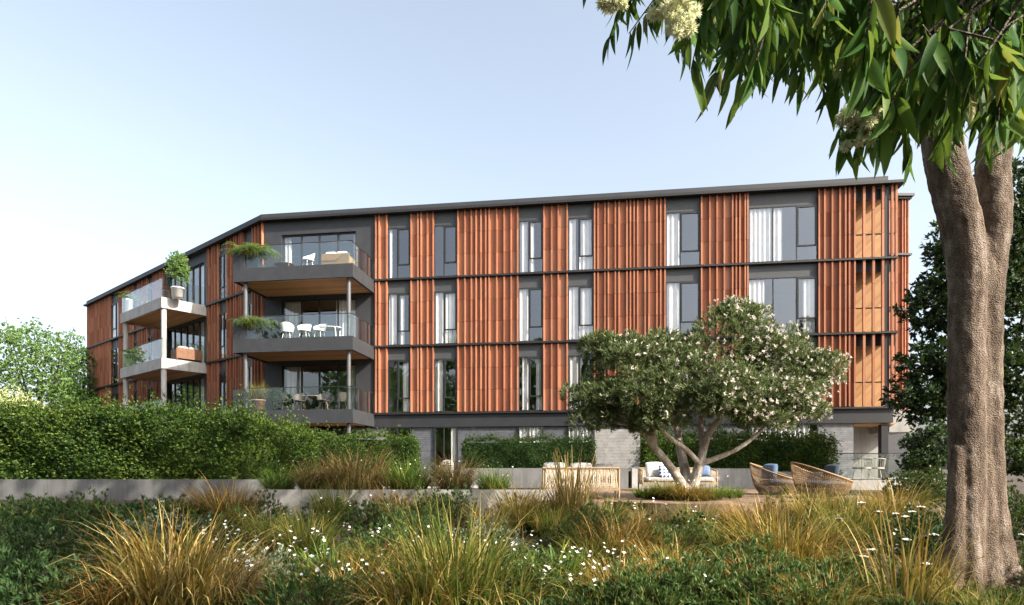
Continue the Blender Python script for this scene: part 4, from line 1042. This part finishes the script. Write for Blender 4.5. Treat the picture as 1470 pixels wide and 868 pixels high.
for a in [
 (35,9.4,1.0,.70,'darkshrub','tall dark leafy shrub at the left edge below the long wall'),
 (110,8.4,.9,.78,'darkshrub','dark leafy shrub second from the left edge in the foreground'),
 (10,6.6,.7,.62,'darkshrub','dark leafy shrub in the bottom left corner'),
 (90,6.2,.6,.5,'darkshrub','low dark shrub on the bottom edge, right of the corner one'),
 (185,9.6,.85,.62,'greyshrub','grey green fluffy shrub below the long wall'),
 (255,10.6,.8,.6,'greyshrub','pale grey shrub left of the rusty tussock before the long wall'),
 (60,12.8,1.2,.42,'darkshrub','dark shrub against the foot of the long wall'),
 (215,12.9,1.2,.36,'darkshrub','spreading dark shrub against the wall, behind the grey shrubs'),
 (640,12.3,.8,0.68,'mound','round green shrub in front of the planter wall'),
 (590,10.8,.8,0.57,'mound','light green mounded shrub below the planter wall'),
 (1010,6.6,.75,0.57,'mound','bright green mounded shrub at the bottom, right of centre'),
 (1120,6.2,.7,0.49,'mound','fine leaved green mound below the broad golden orange tussock'),
 (920,6.4,.6,0.49,'mound','green mound at the bottom, right of the white flowers'),
 (1200,7.0,.6,0.49,'mound','green mound under the sparse golden blades'),
 (1330,10.0,.8,.6,'darkshrub','dark shrub with flat white flower heads left of the grey trunk'),
 (1455,11.0,.9,.75,'darkshrub','dark shrub behind the grey trunk at the right edge'),
 (560,8.9,.62,0.68,'mound','rounded green shrub among white flowers left of centre'),
 (700,10.3,.66,.50,'greyshrub','rounded grey green shrub below the right half of the planter wall'),
 (850,10.4,.60,0.65,'mound','rounded green shrub left of the curved deck edge'),
 (965,9.4,.66,0.68,'mound','rounded green shrub below the curved deck edge'),
 (1075,7.5,.66,0.62,'mound','rounded green shrub at the foot of the broad golden orange tussock'),
 (385,7.9,.62,.50,'greyshrub','rounded grey green shrub right of the big golden tussock in the left foreground'),
 (745,6.9,.60,0.57,'mound','rounded green shrub in the middle foreground right of the tall olive tussock'),
 (1225,8.6,.60,.46,'greyshrub','rounded grey green shrub among the flat white flower heads'),
 (450,6.2,.7,0.47,'mound','green mound at the bottom edge between the two big tussocks'),
]: shrub(*a, **({'Lf':.065,'Wf':.0155,'per':12,'n':560,'spread':.6} if a[4]=='mound' else {'Lf':.085,'Wf':.026,'per':11,'n':420,'spread':.65} if a[4]=='darkshrub' else {'Lf':.05,'Wf':.02,'per':11}))
C=[];O=[]
def okp(x,y):
    if y > 13.2 and x < 9: return False
    if x > .3 and x < 8.8 and (y > 13.1 or (x-4)**2+(y-14.5)**2 < 2.42**2): return False
    return (x-groot.x)**2+(y-groot.y)**2 > .95
k = 0
while k < 300:
    y = R.uniform(3.6,13.1) if R.random() < .85 else R.uniform(13,17); x = R.uniform(-.95*y-1.0,.95*y+1.0)
    if not okp(x,y): continue
    k += 1; r = R.uniform(.26,.62); h = r*R.uniform(.55,1.0)*(1 if y > 10 else .72 if y > 7.2 else .42); n = int(105*r*r/.25)
    d = runit(n*2); d = d[d[:,2] > 0][:n]; rr = (.74+.30*NR.random(len(d)))*(1+.13*np.sin(d[:,0]*8+x*5)*np.cos(d[:,1]*9+y*3)); c = np.array([x,y,gz(x,y)])
    C.append(c+d*rr[:,None]*np.array([r,r,h*1.3])); o = d*1.1+np.array([0,0,.9]); O.append(o/np.linalg.norm(o,axis=1,keepdims=True))
C=np.concatenate(C);O=np.concatenate(O)
P,D,U,Ln,Wd = tufts(C,O,12,.55,.078,.0135,.3)
tag(leaves('ground_cover',P,D,U,Ln,Wd,M['cover']), kind='stuff')
# loose grass between
V=[];
def grass_patch(n, sel, name, mat, H):
    P=np.zeros((n,3)); i=0
    while i < n:
        y = R.uniform(4.5,13.2); x = R.uniform(-.9*y,.9*y)
        if okp(x,y) and sel(x,y): P[i] = (x,y,gz(x,y)-.02); i += 1
    D = np.column_stack([NR.normal(size=n)*.4,NR.normal(size=n)*.4,np.ones(n)])
    V,F = leaf_verts(P,D,runit(n),H*NR.uniform(.5,1.2,n),NR.uniform(.006,.013,n),.1,.25,4)
    me = npmesh(name,V,F,True); at_ = me.attributes.new('along','FLOAT','POINT'); at_.data.foreach_set('value', np.tile(np.repeat(np.linspace(0,1,5),3), n).astype(np.float32))
    return tag(link(name,me,M[mat]), kind='stuff')
grass_patch(1100, lambda x,y: math.sin(x*1.3+y*.7)+math.cos(y*1.1-x*.5) > .1, 'meadow_grass', 'g_mix', .48)
grass_patch(300, lambda x,y: math.sin(x*.9-y*.8)+math.cos(y*.9+x*.6) > .5, 'meadow_grass', 'g_gold', .50)
# white flowers
def flower(c, out_r, petals, P,D,U,Ls,Ws):
    tilt = Vector((R.gauss(0,.5),R.gauss(0,.5)-.3,1)).normalized(); a = tilt.orthogonal().normalized(); b = tilt.cross(a); ph = R.random()*6
    for k in range(petals):
        t = ph+2*PI*k/petals; d = a*math.cos(t)+b*math.sin(t)+tilt*.25; P.append(tuple(c)); D.append(tuple(d)); U.append(tuple(tilt)); Ls.append(out_r*R.uniform(.85,1.15)); Ws.append(out_r*.75)
P=[];D=[];U=[];Ls=[];Ws=[]; st = MB()
spots = [(px,d) for px,d in ((350,9.5),(385,9),(420,11),(330,8.5),(440,8.6),(410,8),(480,7.2),(520,9.8),(560,9.2),(600,8.2),(475,12),(560,12.5),(640,8),(690,9),(780,8.6),(840,8),(800,7),(850,6.8),(880,8.4),(815,6.6),(770,7.2),(910,9.5),(960,11.5),(700,7.5),(300,9.8),(390,6.7),(350,7),(455,6.4),(960,6.6),(990,10.5),(1260,8.8),(550,7))]
for px,d in spots:
    x0 = xat(px,d)
    for k in range(R.randint(4,8)):
        x = x0+R.gauss(0,.33); y = d+R.gauss(0,.33); z = gz(x,y); h = R.uniform(.35,.62)
        c = Vector((x+R.gauss(0,.04),y,z+h)); st.tube([(x,y,z),((x+c.x)/2,y,z+h*.55),tuple(c)], .003, 4, False)
        for q in range(R.choice((1,1,2,2,3))): flower(c+Vector((R.gauss(0,.02),R.gauss(0,.02),-.05*q)), R.uniform(.020,.032), R.choice((4,4,5)), P,D,U,Ls,Ws)
for px in range(400,740,7):   # flowers standing in the planter wall tussocks
    d = 14.1+R.gauss(0,.25); x = xat(px,d); h = R.uniform(.35,.72); c = Vector((x,d,.98+h)); st.tube([(x,d,.98),tuple(c)], .003, 4, False)
    flower(c, R.uniform(.017,.026), 4, P,D,U,Ls,Ws)
for px in range(925,1050,8):
    d = 13.7+R.gauss(0,.25); x = xat(px,d); h = R.uniform(.25,.45); c = Vector((x,d,.93+h)); st.tube([(x,d,.93),tuple(c)], .003, 4, False); flower(c, .02, 4, P,D,U,Ls,Ws)
fl = leaves('white_flowers',np.array(P),np.array(D),np.array(U),np.array(Ls),np.array(Ws),M['white_petal']); tag(fl, kind='stuff')
tag(st.build('flower_stems', M['g_green']), kind='stuff')
# flat white flower heads near the trunk
UMB = [(1205,745,9.2),(1237,722,9.6),(1253,790,7.4),(1262,735,9.6),(1286,738,9.6),(1300,742,9.4),(1310,735,9.8),(1322,728,10),(1325,770,8.2),(1340,768,8.0),(1240,800,7.2),(1330,810,7.0),(1468,768,8.6),(1300,775,8)]
P=[];D=[];U=[];Ls=[];Ws=[]; st = MB()
for px,py,d in UMB:
    c = at(px,py,d); z0 = gz(c.x,c.y); st.tube([(c.x+.03,c.y,z0),(c.x+.01,c.y,(z0+c.z)/2),tuple(c)], .005, 5, False)
    for k in range(26):
        a = R.random()*6.28; q = .058*math.sqrt(R.random()); flower(c+Vector((q*math.cos(a),q*math.sin(a),.02-q*.25)), .013, 5, P,D,U,Ls,Ws)
        st.tube([tuple(c-Vector((0,0,.05))), tuple(c+Vector((q*math.cos(a),q*math.sin(a),.015-q*.25)))], .0015, 3, False)
tag(leaves('flat_flower_heads',np.array(P),np.array(D),np.array(U),np.array(Ls),np.array(Ws),M['white_petal']), kind='stuff')
tag(st.build('flower_head_stems', M['g_green']), kind='stuff')

# ---------------------------------------------------------------- furniture
def rbox(mb, x0,x1,y0,y1,z0,z1, r=.06, n=5, puff=.0, T=None):
    """soft cushion: superellipse box"""
    cx,cy,cz=(x0+x1)/2,(y0+y1)/2,(z0+z1)/2; a,b,c=(x1-x0)/2,(y1-y0)/2,(z1-z0)/2
    rows=[]
    for i in range(13):
        v=-PI/2+PI*i/12; row=[]
        for j in range(24):
            u=2*PI*j/24
            f=lambda t,e: math.copysign(abs(t)**e,t)
            p=(cx+a*f(math.cos(v),.3)*f(math.cos(u),.3), cy+b*f(math.cos(v),.3)*f(math.sin(u),.3), cz+c*f(math.sin(v),.55))
            row.append(T(*p) if T else p)
        rows.append(row)
    mb.grid(rows, True, True)
def pillow(name, loc, w, h, t, mat, label, rz=0, tilt=-.25, roll=0, group=None):
    mb = MB(); rows=[]
    n=14
    for side in (1,-1):
        rows=[]
        for i in range(n+1):
            row=[]
            for j in range(n+1):
                u=-1+2*i/n; v=-1+2*j/n
                k=(1-u**4)*(1-v**4); pin=1-.10*(u*u*v*v) 
                row.append((u*w/2*(pin if 1 else 1), -side*t/2*(k**.6), v*h/2*pin))
            rows.append(row)
        mb.grid(rows if side > 0 else rows[::-1])
    o = mb.build(name, M[mat], None); o.location = loc; o.rotation_euler = (tilt, roll, rz)
    return tag(o, label, 'cushion', group)
def cyl_between(mb, a, b, r, n=8): mb.tube([a,b], r, n)
# rope-backed sofa seen from behind (back towards camera at local -y)
def rope_sofa(loc, rz, w, label, facing):
    root = empty('rope_sofa', loc, label, 'sofa', None, rz)
    dp, H, sh = .82, .70, .34
    mb = MB()
    mb.box(-w/2,w/2,-dp/2,-dp/2+.05,.20,.27); mb.box(-w/2,w/2,dp/2-.05,dp/2,.20,.27); mb.box(-w/2,-w/2+.05,-dp/2+.052,dp/2-.052,.20,.27); mb.box(w/2-.05,w/2,-dp/2+.052,dp/2-.052,.20,.27)
    for i in range(7):
        y=-dp/2+.07+i*.105; mb.box(-w/2+.052,w/2-.052,y,y+.07,.235,.262)
    mb.build('seat_frame', M['sofawood'], root)
    mb = MB(); mb.tube([(-w/2-.01,-dp/2+.02,H),(w/2+.01,-dp/2+.02,H)], .028, 10); 
    for s in (-1,1): mb.tube([(s*w/2,-dp/2+.02,H),(s*w/2,dp/2-.06,H-.08)], .024, 8)
    mb.build('top_rail', M['sofawood'], root)
    for sx in (-1,1):
        for sy in (-1,1):
            mb = MB(); mb.tube([(sx*(w/2-.0),sy*(dp/2-.03),0),(sx*w/2,sy*(dp/2-.03),.25),(sx*w/2,sy*(dp/2-.04),H-(.08 if sy>0 else 0))], [.02,.026,.024], 8); mb.build('leg', M['sofawood'], root)
    mb = MB(); n=int(w/.024)
    for i in range(n):
        x=-w/2+.04+(w-.08)*(i+.5)/n; j=R.uniform(-.012,.012); d=R.uniform(-.012,.012)
        mb.tube([(x,-dp/2+.02+d,H-.01),(x+j,-dp/2+.015-d,H*.62),(x-j,-dp/2+.02+d,.23)], .011, 4, False)
    for s in (-1,1):
        for i in range(22):
            y=-dp/2+.07+(dp-.18)*i/21; j=R.uniform(-.01,.01); mb.tube([(s*w/2+j,y,H-.02-.08*i/21),(s*w/2-j,y,.24)], .007, 4, False)
    mb.build('rope_back', M['rope'], root)
    for k in range(2):
        mb = MB(); rbox(mb, -w/2+.06+k*(w/2-.06)+.01, k*(w/2-.06)+(-.01 if k == 0 else -.01)+0.0, -dp/2+.09, dp/2+.02, .265,.43); mb.build('seat_cushion', M['linen'], root)
    return root
s1 = rope_sofa((xat(834,14.2),14.35,.82), math.radians(-4), 1.68, 'rope backed timber sofa with its back turned to the garden', 1)
pillow('cushion', (xat(797,14.2),14.28,1.45), .56,.42,.16,'print','pale printed cushion standing at the left end of the rope sofa', math.radians(-4), .2)
pillow('cushion', (xat(834,14.2),14.26,1.44), .52,.42,.16,'print','pale printed cushion in the middle of the rope sofa', math.radians(-2), .2)
pillow('cushion', (xat(866,14.2),14.24,1.43), .46,.40,.16,'linen','plain grey cushion at the right end of the rope sofa', math.radians(-8), .2)
s2 = rope_sofa((xat(973,19.8),19.9,.82), math.radians(178), 2.30, 'timber sofa with grey seat cushions facing the garden, behind the blossom tree', -1)
pillow('cushion', (xat(943,19.6),19.86,1.46), .62,.56,.18,'print','large pale printed cushion leaning on the left end of the far sofa', 0, -.3)
pillow('cushion', (xat(957,19.45),19.6,1.42), .42,.44,.15,'check','white cushion with blue square pattern on the far sofa', .05, -.3)
pillow('cushion', (xat(1013,19.4),19.6,1.44), .40,.36,.16,'blue_cloth','slate blue cushion on the far sofa, right of the tree trunks', -.1, -.25)

# wicker bucket chairs; local +x is the front
def bucket_chair(loc, rz, label):
    root = empty('wicker_chair', loc, label, 'chair', 'wicker bucket chairs on the deck', rz)
    def rim(t): # t angle from the front
        return .36+.45*(.5-.5*math.cos(t))**1.3
    def pt(t, s): # s 0 bottom..1 rim
        h=rim(t); r=(.44+.17*math.sin(min(1,s*1.0)*PI*.5)+.03*(1-math.cos(t)))*(1.0 if s > .04 else .96)
        if s < .25: r *= .92+.08*s/.25
        return (r*math.cos(t)*1.03 + .05*(1-math.cos(t))*-.0, r*math.sin(t), .02+h*s*(1.0))
    mb = MB(); n=84
    for k in range(n):
        t=2*PI*k/n; mb.tube([pt(t,s/7) for s in range(8)], .0065, 4, False)
        mb.tube([pt(t+.25*s/7,s/7) for s in range(8)], .0045, 3, False)
    for i in range(1,17):
        s=i/17; mb.tube([pt(2*PI*k/40,s) for k in range(41)], .005, 4, False)
    mb.build('woven_shell', M['wicker'], root)
    mb = MB(); mb.tube([pt(2*PI*k/48,1.0) for k in range(49)], .022, 8, False); mb.build('rim', M['wicker'], root)
    mb = MB(); mb.tube([(.42*math.cos(2*PI*k/40),.42*math.sin(2*PI*k/40),.02) for k in range(41)], .018, 6, False); mb.build('base_ring', M['wicker'], root)
    mb = MB(); mb.lathe([(.0,.24),(.40,.24),(.47,.27),(.49,.32),(.46,.37),(.38,.395),(0,.40)], (0.02,0,0), 28); mb.build('seat_cushion', M['navy_cloth'], root)
    return root
bucket_chair((xat(1121,16.5),16.7,.82), math.radians(-28), 'wicker bucket chair nearer the blossom tree, opening to the right')
bucket_chair((xat(1187,14.6),14.8,.82), math.radians(-8), 'larger looking wicker bucket chair in front, its high back towards the tree')
pillow('cushion', (xat(1108,16.4),16.55,1.44), .46,.42,.17,'blue_cloth','slate blue cushion leaning in the wicker chair nearer the blossom tree', math.radians(-60), -.3)
pillow('cushion', (xat(1199,14.9),15.1,1.42), .44,.40,.16,'navy_cloth','dark blue cushion showing above the rim of the front wicker chair', math.radians(-70), -.3)

# glass balustrade and wire chairs on the raised patio
gb = empty('glass_balustrade', (xat(1250,22.6),22.5,1.12), 'frameless glass balustrade along the raised patio at right', 'balustrade')
for i in range(3):
    a=-1.32+i*.9; mb=MB(); mb.box(a+.01,a+.88,-.006,.006,.02,.92); mb.build('glass_panel', M['bglass'], gb)
mb=MB(); mb.box(-1.32,1.36,-.02,.02,.921,.95); mb.build('handrail', M['frame'], gb)
mb=MB(); mb.box(-1.32,1.36,-.04,.04,0,.03); mb.build('base_channel', M['frame'], gb)
def wire_chair(loc, rz, label):
    root=empty('wire_chair', loc, label, 'chair', 'pale chairs on the raised patio', rz)
    mb=MB()
    for k in range(15):
        t=-1.9+3.8*k/14; mb.tube([(.30*math.sin(t),-.30*math.cos(t)*1.0,.40),(.34*math.sin(t),-.34*math.cos(t),.6),(.36*math.sin(t),-.36*math.cos(t),.64+.14*math.cos(t*.5))], .009, 5, False)
    mb.build('back_spindles', M['wire'], root)
    mb=MB(); mb.tube([(.36*math.sin(-1.9+3.8*k/20),-.36*math.cos(-1.9+3.8*k/20),.64+.14*math.cos((-1.9+3.8*k/20)*.5)) for k in range(21)], .015, 6); mb.build('top_rail', M['wire'], root)
    mb=MB(); mb.lathe([(0,.38),(.30,.38),(.33,.41),(.30,.44),(0,.45)],(0,0,0),20); mb.build('seat', M['wire'], root)
    for a in (.8,2.4,3.9,5.5):
        mb=MB(); mb.tube([(.22*math.cos(a),.22*math.sin(a),.39),(.31*math.cos(a),.31*math.sin(a),0)], .013, 6); mb.build('leg', M['wire'], root)
    return root
wire_chair((xat(1237,23.6),23.6,1.12), .3, 'pale spindle backed chair behind the glass balustrade, left one')
wire_chair((xat(1256,23.9),23.9,1.12), -.5, 'pale spindle backed chair behind the glass balustrade, right one beside the black column')
# pale round wire ball ornaments by the path
def ball(loc, r, label):
    mb=MB()
    for k in range(9):
        a=PI*k/9; mb.tube([(r*math.cos(t)*math.cos(a), r*math.cos(t)*math.sin(a), r+r*math.sin(t)) for t in np.linspace(0,2*PI,25)], .010, 5, False)
    for k in range(1,6):
        z=-r+2*r*k/6; q=math.sqrt(r*r-z*z); mb.tube([(q*math.cos(t),q*math.sin(t),r+z) for t in np.linspace(0,2*PI,25)], .010, 5, False)
    o=mb.build('wire_ball', M['wire']); o.location=loc; return tag(o,label,'ornament')
ball((xat(642,18),18,1.36), .20, 'pale round lattice ball above the tussocks, in front of the dark entrance')
mb=MB(); mb.box(-.16,.16,-.16,.16,0,.43); o=mb.build('pedestal', M['conc2']); o.location=(xat(642,18),18,.93); tag(o,'small concrete pedestal under the pale lattice ball','pedestal')

# balcony furniture
def shell_chair(loc, rz, mat, label, group):
    root=empty('shell_chair', loc, label, 'chair', group, rz)
    mb=MB(); rows=[]
    for i in range(9):
        s=i/8; row=[]
        for j in range(15):
            t=-1.75+3.5*j/14; h=.45+(.36*math.cos(t*.62)+.02)*s; r=.24+.06*s; row.append((r*math.sin(t)*1.05, -r*math.cos(t)-.02*s, h))
        rows.append(row)
    mb.grid(rows); mb.build('backrest', M[mat], root)
    mb=MB(); mb.lathe([(0,.42),(.23,.42),(.26,.445),(.23,.47),(0,.47)],(0,0,0),20); mb.build('seat', M[mat], root)
    for a in (.8,2.35,3.93,5.5):
        mb=MB(); mb.tube([(.17*math.cos(a),.17*math.sin(a),.43),(.27*math.cos(a),.27*math.sin(a),0)], .014, 6); mb.build('leg', M[mat], root)
    return root
def table(loc, r, h, mat, label, rz=0, oval=1.6):
    root=empty('balcony_table', loc, label, 'table', None, rz)
    mb=MB(); rows=[]
    for rr,z in ((0,h-.03),(r,h-.03),(r+.01,h-.015),(r,h),(0,h)): rows.append([(rr*oval*math.cos(2*PI*k/28), rr*math.sin(2*PI*k/28), z) for k in range(28)])
    mb.grid(rows,True,False); mb.build('table_top', M[mat], root)
    for sx,sy in ((-1,-1),(1,-1),(1,1),(-1,1)):
        mb=MB(); mb.tube([(sx*r*.7*oval,sy*r*.6,h-.03),(sx*r*.85*oval,sy*r*.75,0)], .02, 6); mb.build('leg', M[mat], root)
    return root
def fb(F,px,n,z): u=F.ux(px,n); return F(u,n,z)
rzM=-A
for i,(px,n,rz) in enumerate(((412,1.75,.3),(437,1.85,PI),(459,1.75,PI-.2))):
    shell_chair(fb(FM,px,n,Z1), rz+rzM+PI*(i==0)*0, 'white', ['white shell chair on the middle dark balcony, leftmost of three','white shell chair on the middle dark balcony, between the other two','white shell chair on the middle dark balcony, nearest the corner post'][i], 'white balcony chairs')
table(fb(FM,470,1.1,Z1), .42,.72,'white','white oval table behind the shell chairs on the middle dark balcony',rzM)
for i,(px,n,rz) in enumerate(((408,1.6,-.6),(430,1.95,PI),(465,1.95,PI),(490,1.5,.8))):
    shell_chair(fb(FM,px,n,Z0), rz+rzM, 'dkrattan', ['dark woven chair on the lowest dark balcony, beside the potted grass','dark woven chair on the lowest dark balcony, second from the potted grass','dark woven chair on the lowest dark balcony, third from the potted grass','dark woven chair on the lowest dark balcony, nearest the corner post'][i], 'dark balcony chairs')
table(fb(FM,450,1.3,Z0), .42,.72,'sofawood','timber oval table among the dark woven chairs on the lowest dark balcony',rzM)
table(fb(FM,408,1.7,Z2), .34,.40,'brownwood','low brown table on the top dark balcony',rzM,1.3)
# top balcony: lounge sofa and chair
def lounge(loc,rz,w,mat,cmat,label):
    root=empty('outdoor_sofa',loc,label,'sofa',None,rz)
    mb=MB(); mb.box(-w/2,w/2,-.36,.36,.08,.30); mb.box(-w/2,w/2,-.36,-.26,.302,.62); mb.box(-w/2,-w/2+.1,-.258,.36,.302,.52); mb.box(w/2-.1,w/2,-.258,.36,.302,.52); mb.build('frame',M[mat],root)
    mb=MB(); rbox(mb,-w/2+.11,w/2-.11,-.25,.36,.30,.44); mb.build('seat_cushion',M[cmat],root)
    k=2 if w>1.1 else 1
    for i in range(k):
        a=-w/2+.12+(w-.24)*i/k; mb=MB(); rbox(mb,a,a+(w-.24)/k-.01,-.27,-.10,.43,.74); mb.build('back_cushion',M[cmat],root)
    for sx in (-1,1):
        for sy in (-1,1):
            mb=MB(); mb.box(sx*(w/2-.05)-.03,sx*(w/2-.05)+.03,sy*.3-.03,sy*.3+.03,0,.079); mb.build('leg',M[mat],root)
    return root
lounge(fb(FM,486,1.75,Z2), rzM, 1.25, 'wicker','white_cloth','pale wicker sofa with white cushions on the top dark balcony')
lounge(fb(FL,268,1.0,Z1), math.radians(50), 1.3,'brownwood','linen','brown timber sofa with grey cushions on the middle pale balcony')
shell_chair(fb(FM,442,1.9,Z2), 2.5, 'white', 'white chair behind the glass on the top dark balcony', None)
# stools / planters
def timber_stool(loc,rz,label):
    root=empty('timber_chair',loc,label,'chair',None,rz)
    mb=MB(); mb.box(-.28,.28,-.28,.28,.36,.41); mb.build('seat',M['brownwood'],root)
    mb=MB(); mb.box(-.28,.28,-.28,-.24,.50,.62); mb.box(-.28,.28,-.28,-.24,.68,.80); mb.build('backrest',M['brownwood'],root)
    for sx in (-1,1):
        for sy in (-1,1):
            mb=MB(); mb.box(sx*.25-.03,sx*.25+.03,sy*.25-.03,sy*.25+.03,0,.80 if sy<0 else .359); mb.build('leg',M['brownwood'],root)
timber_stool(fb(FL,243,1.6,Z2), math.radians(-20), 'brown timber chair on the top pale balcony beside the white pot')
def pot(name,loc,r,h,mat,label,taper=.75,cat='plant pot'):
    mb=MB(); mb.lathe([(0,0),(r*taper,0),(r,h*.9),(r*1.06,h*.9),(r*1.06,h),(r*.93,h),(r*.9,h*.86),(0,h*.86)],(0,0,0),26)
    o=mb.build(name,M[mat]); o.location=loc; return tag(o,label,cat)
def ferns(name, loc, n, ln, label, arch=2.2, mat='fern', up=.5, sx=1.0, cat='plant'):
    root=empty(name,loc,label,cat); P=[];D=[];U=[];Ls=[];st=MB()
    for i in range(n):
        phi=R.uniform(0,2*PI); a=R.uniform(.1,up); p=Vector((R.uniform(-.2,.2)*sx,R.uniform(-.08,.08),0)); l=ln*R.uniform(.6,1.2); pts=[p]
        for s in range(9):
            aa=a+arch*(s/8)**1.3; dv=Vector((math.cos(phi)*math.sin(aa),math.sin(phi)*math.sin(aa),math.cos(aa))); q=p+dv*l/9
            sd=Vector((-math.sin(phi),math.cos(phi),0))
            for sg in (-1,1):
                for hlf in (0,.5):
                    P.append(tuple(p.lerp(q,hlf))); D.append(tuple(sd*sg+dv*.5+Vector((0,0,-.15)))); U.append((0,0,1)); Ls.append(.11*(1-.6*s/9)*R.uniform(.8,1.2)*ln/.7)
            p=q; pts.append(p)
        st.tube(pts,.004,3,False)
    Ls=np.array(Ls); st.build('stem',M['g_green'],root)
    V,F=leaf_verts(P,D,U,Ls,Ls*.32,.15); link('foliage',npmesh('foliage',V,F),M[mat],root); return root
def trough(loc,rz,label):
    mb=MB(); mb.box(-.45,.45,-.17,-.14,0,.5); mb.box(-.45,.45,.14,.17,0,.5); mb.box(-.45,-.42,-.139,.139,0,.5); mb.box(.42,.45,-.139,.139,0,.5); mb.box(-.42,.42,-.139,.139,0,.42)
    o=mb.build('planter_trough',M['dark']); o.location=loc; o.rotation_euler=(0,0,rz); return tag(o,label,'planter')
for i,(z,lv) in enumerate(((Z2,'top'),(Z1,'middle'))):
    p=FM(.65,2.28,z); trough(p, rzM, 'dark trough at the left corner of the %s dark balcony'%lv)
    ferns('trailing_fern', FM(.55,2.30,z+.46), 70 if lv=='top' else 50, 1.15 if lv=='top' else 1.0, 'light green fern spilling over the left corner of the %s dark balcony'%lv, 2.4, sx=2.2)
    ferns('trailing_fern', FM(1.05,2.22,z+.5), 60, 1.1, 'light green fern hanging behind the glass of the %s dark balcony'%lv, 2.5, sx=1.6)
for z,lab in ((Z2,'arching grass standing in the dark trough of the top dark balcony'),(Z1,'arching grass standing in the dark trough of the middle dark balcony')):
    o=bpy.data.objects.new('trough_grass',TM['mix2']); COL.objects.link(o); o.location=FM(.75,2.28,z+.4); o.scale=(.85,.85,.75); tag(o,lab,'plant')
p=FM(.95,2.2,Z0); pot('plant_pot',p,.30,.50,'terrapot','terracotta pot at the left end of the lowest dark balcony')
gt=bpy.data.objects.new('potted_grass',TM['mix']); COL.objects.link(gt); gt.location=p+Vector((0,0,.46)); gt.scale=(.85,.85,.9); tag(gt,'bushy green grass growing in the terracotta pot','plant')
ferns('trailing_fern', FM(.45,2.30,Z0+.55), 18, .75, 'small fern at the left corner of the lowest dark balcony', 2.4, sx=1.4)
simple_tree('potted_shrub','dark bushy plant behind the terracotta pot on the lowest dark balcony',FM(1.55,1.7,Z0),1.1,[tuple(FM(1.55,1.7,Z0+.7))+(.42,.35,.45),tuple(FM(1.9,1.6,Z0+.5))+(.35,.3,.35)],500,8,.09,.04,'hedge_dark',limbs=2,r0=.025,cat='plant')
# pale balcony plants
p=fb(FL,255,1.75,Z2); pot('plant_pot',p,.30,.50,'white','round white pot on the top pale balcony',.9)
simple_tree('potted_tree','light green leafy small tree in the white pot on the top pale balcony',p+Vector((0,0,.44)),2.0,[tuple(p+Vector((.05,0,1.75)))+(.52,.5,.45),tuple(p+Vector((-.2,0,1.35)))+(.36,.4,.35),tuple(p+Vector((.25,.1,1.25)))+(.34,.4,.45),tuple(p+Vector((0,0,2.1)))+(.32,.3,.22)],560,7,.09,.05,'bg_light',limbs=4,r0=.025,shell=.2)
p=FL(10.95,2.0,Z1); pot('plant_pot',p,.22,.85,'white','tall slim white pot at the far corner of the middle pale balcony',.9)
ferns('potted_fern',p+Vector((0,0,.78)),20,.6,'small fern in the tall slim white pot',2.0)
ferns('balcony_grass',FL(9.9,2.0,Z1+.45),40,.65,'bright green grasses along the middle pale balcony glass',1.0,'fern',.6,3.0)
trough(FL(9.9,2.0,Z1), math.radians(140.6), 'dark trough behind the glass of the middle pale balcony')
p=FL(10.9,2.05,Z2); pot('plant_pot',p,.2,.8,'white','slim white pot at the far corner of the top pale balcony',.9)
ferns('potted_fern',p+Vector((0,0,.72)),30,.9,'trailing fern at the far corner of the top pale balcony',2.3)
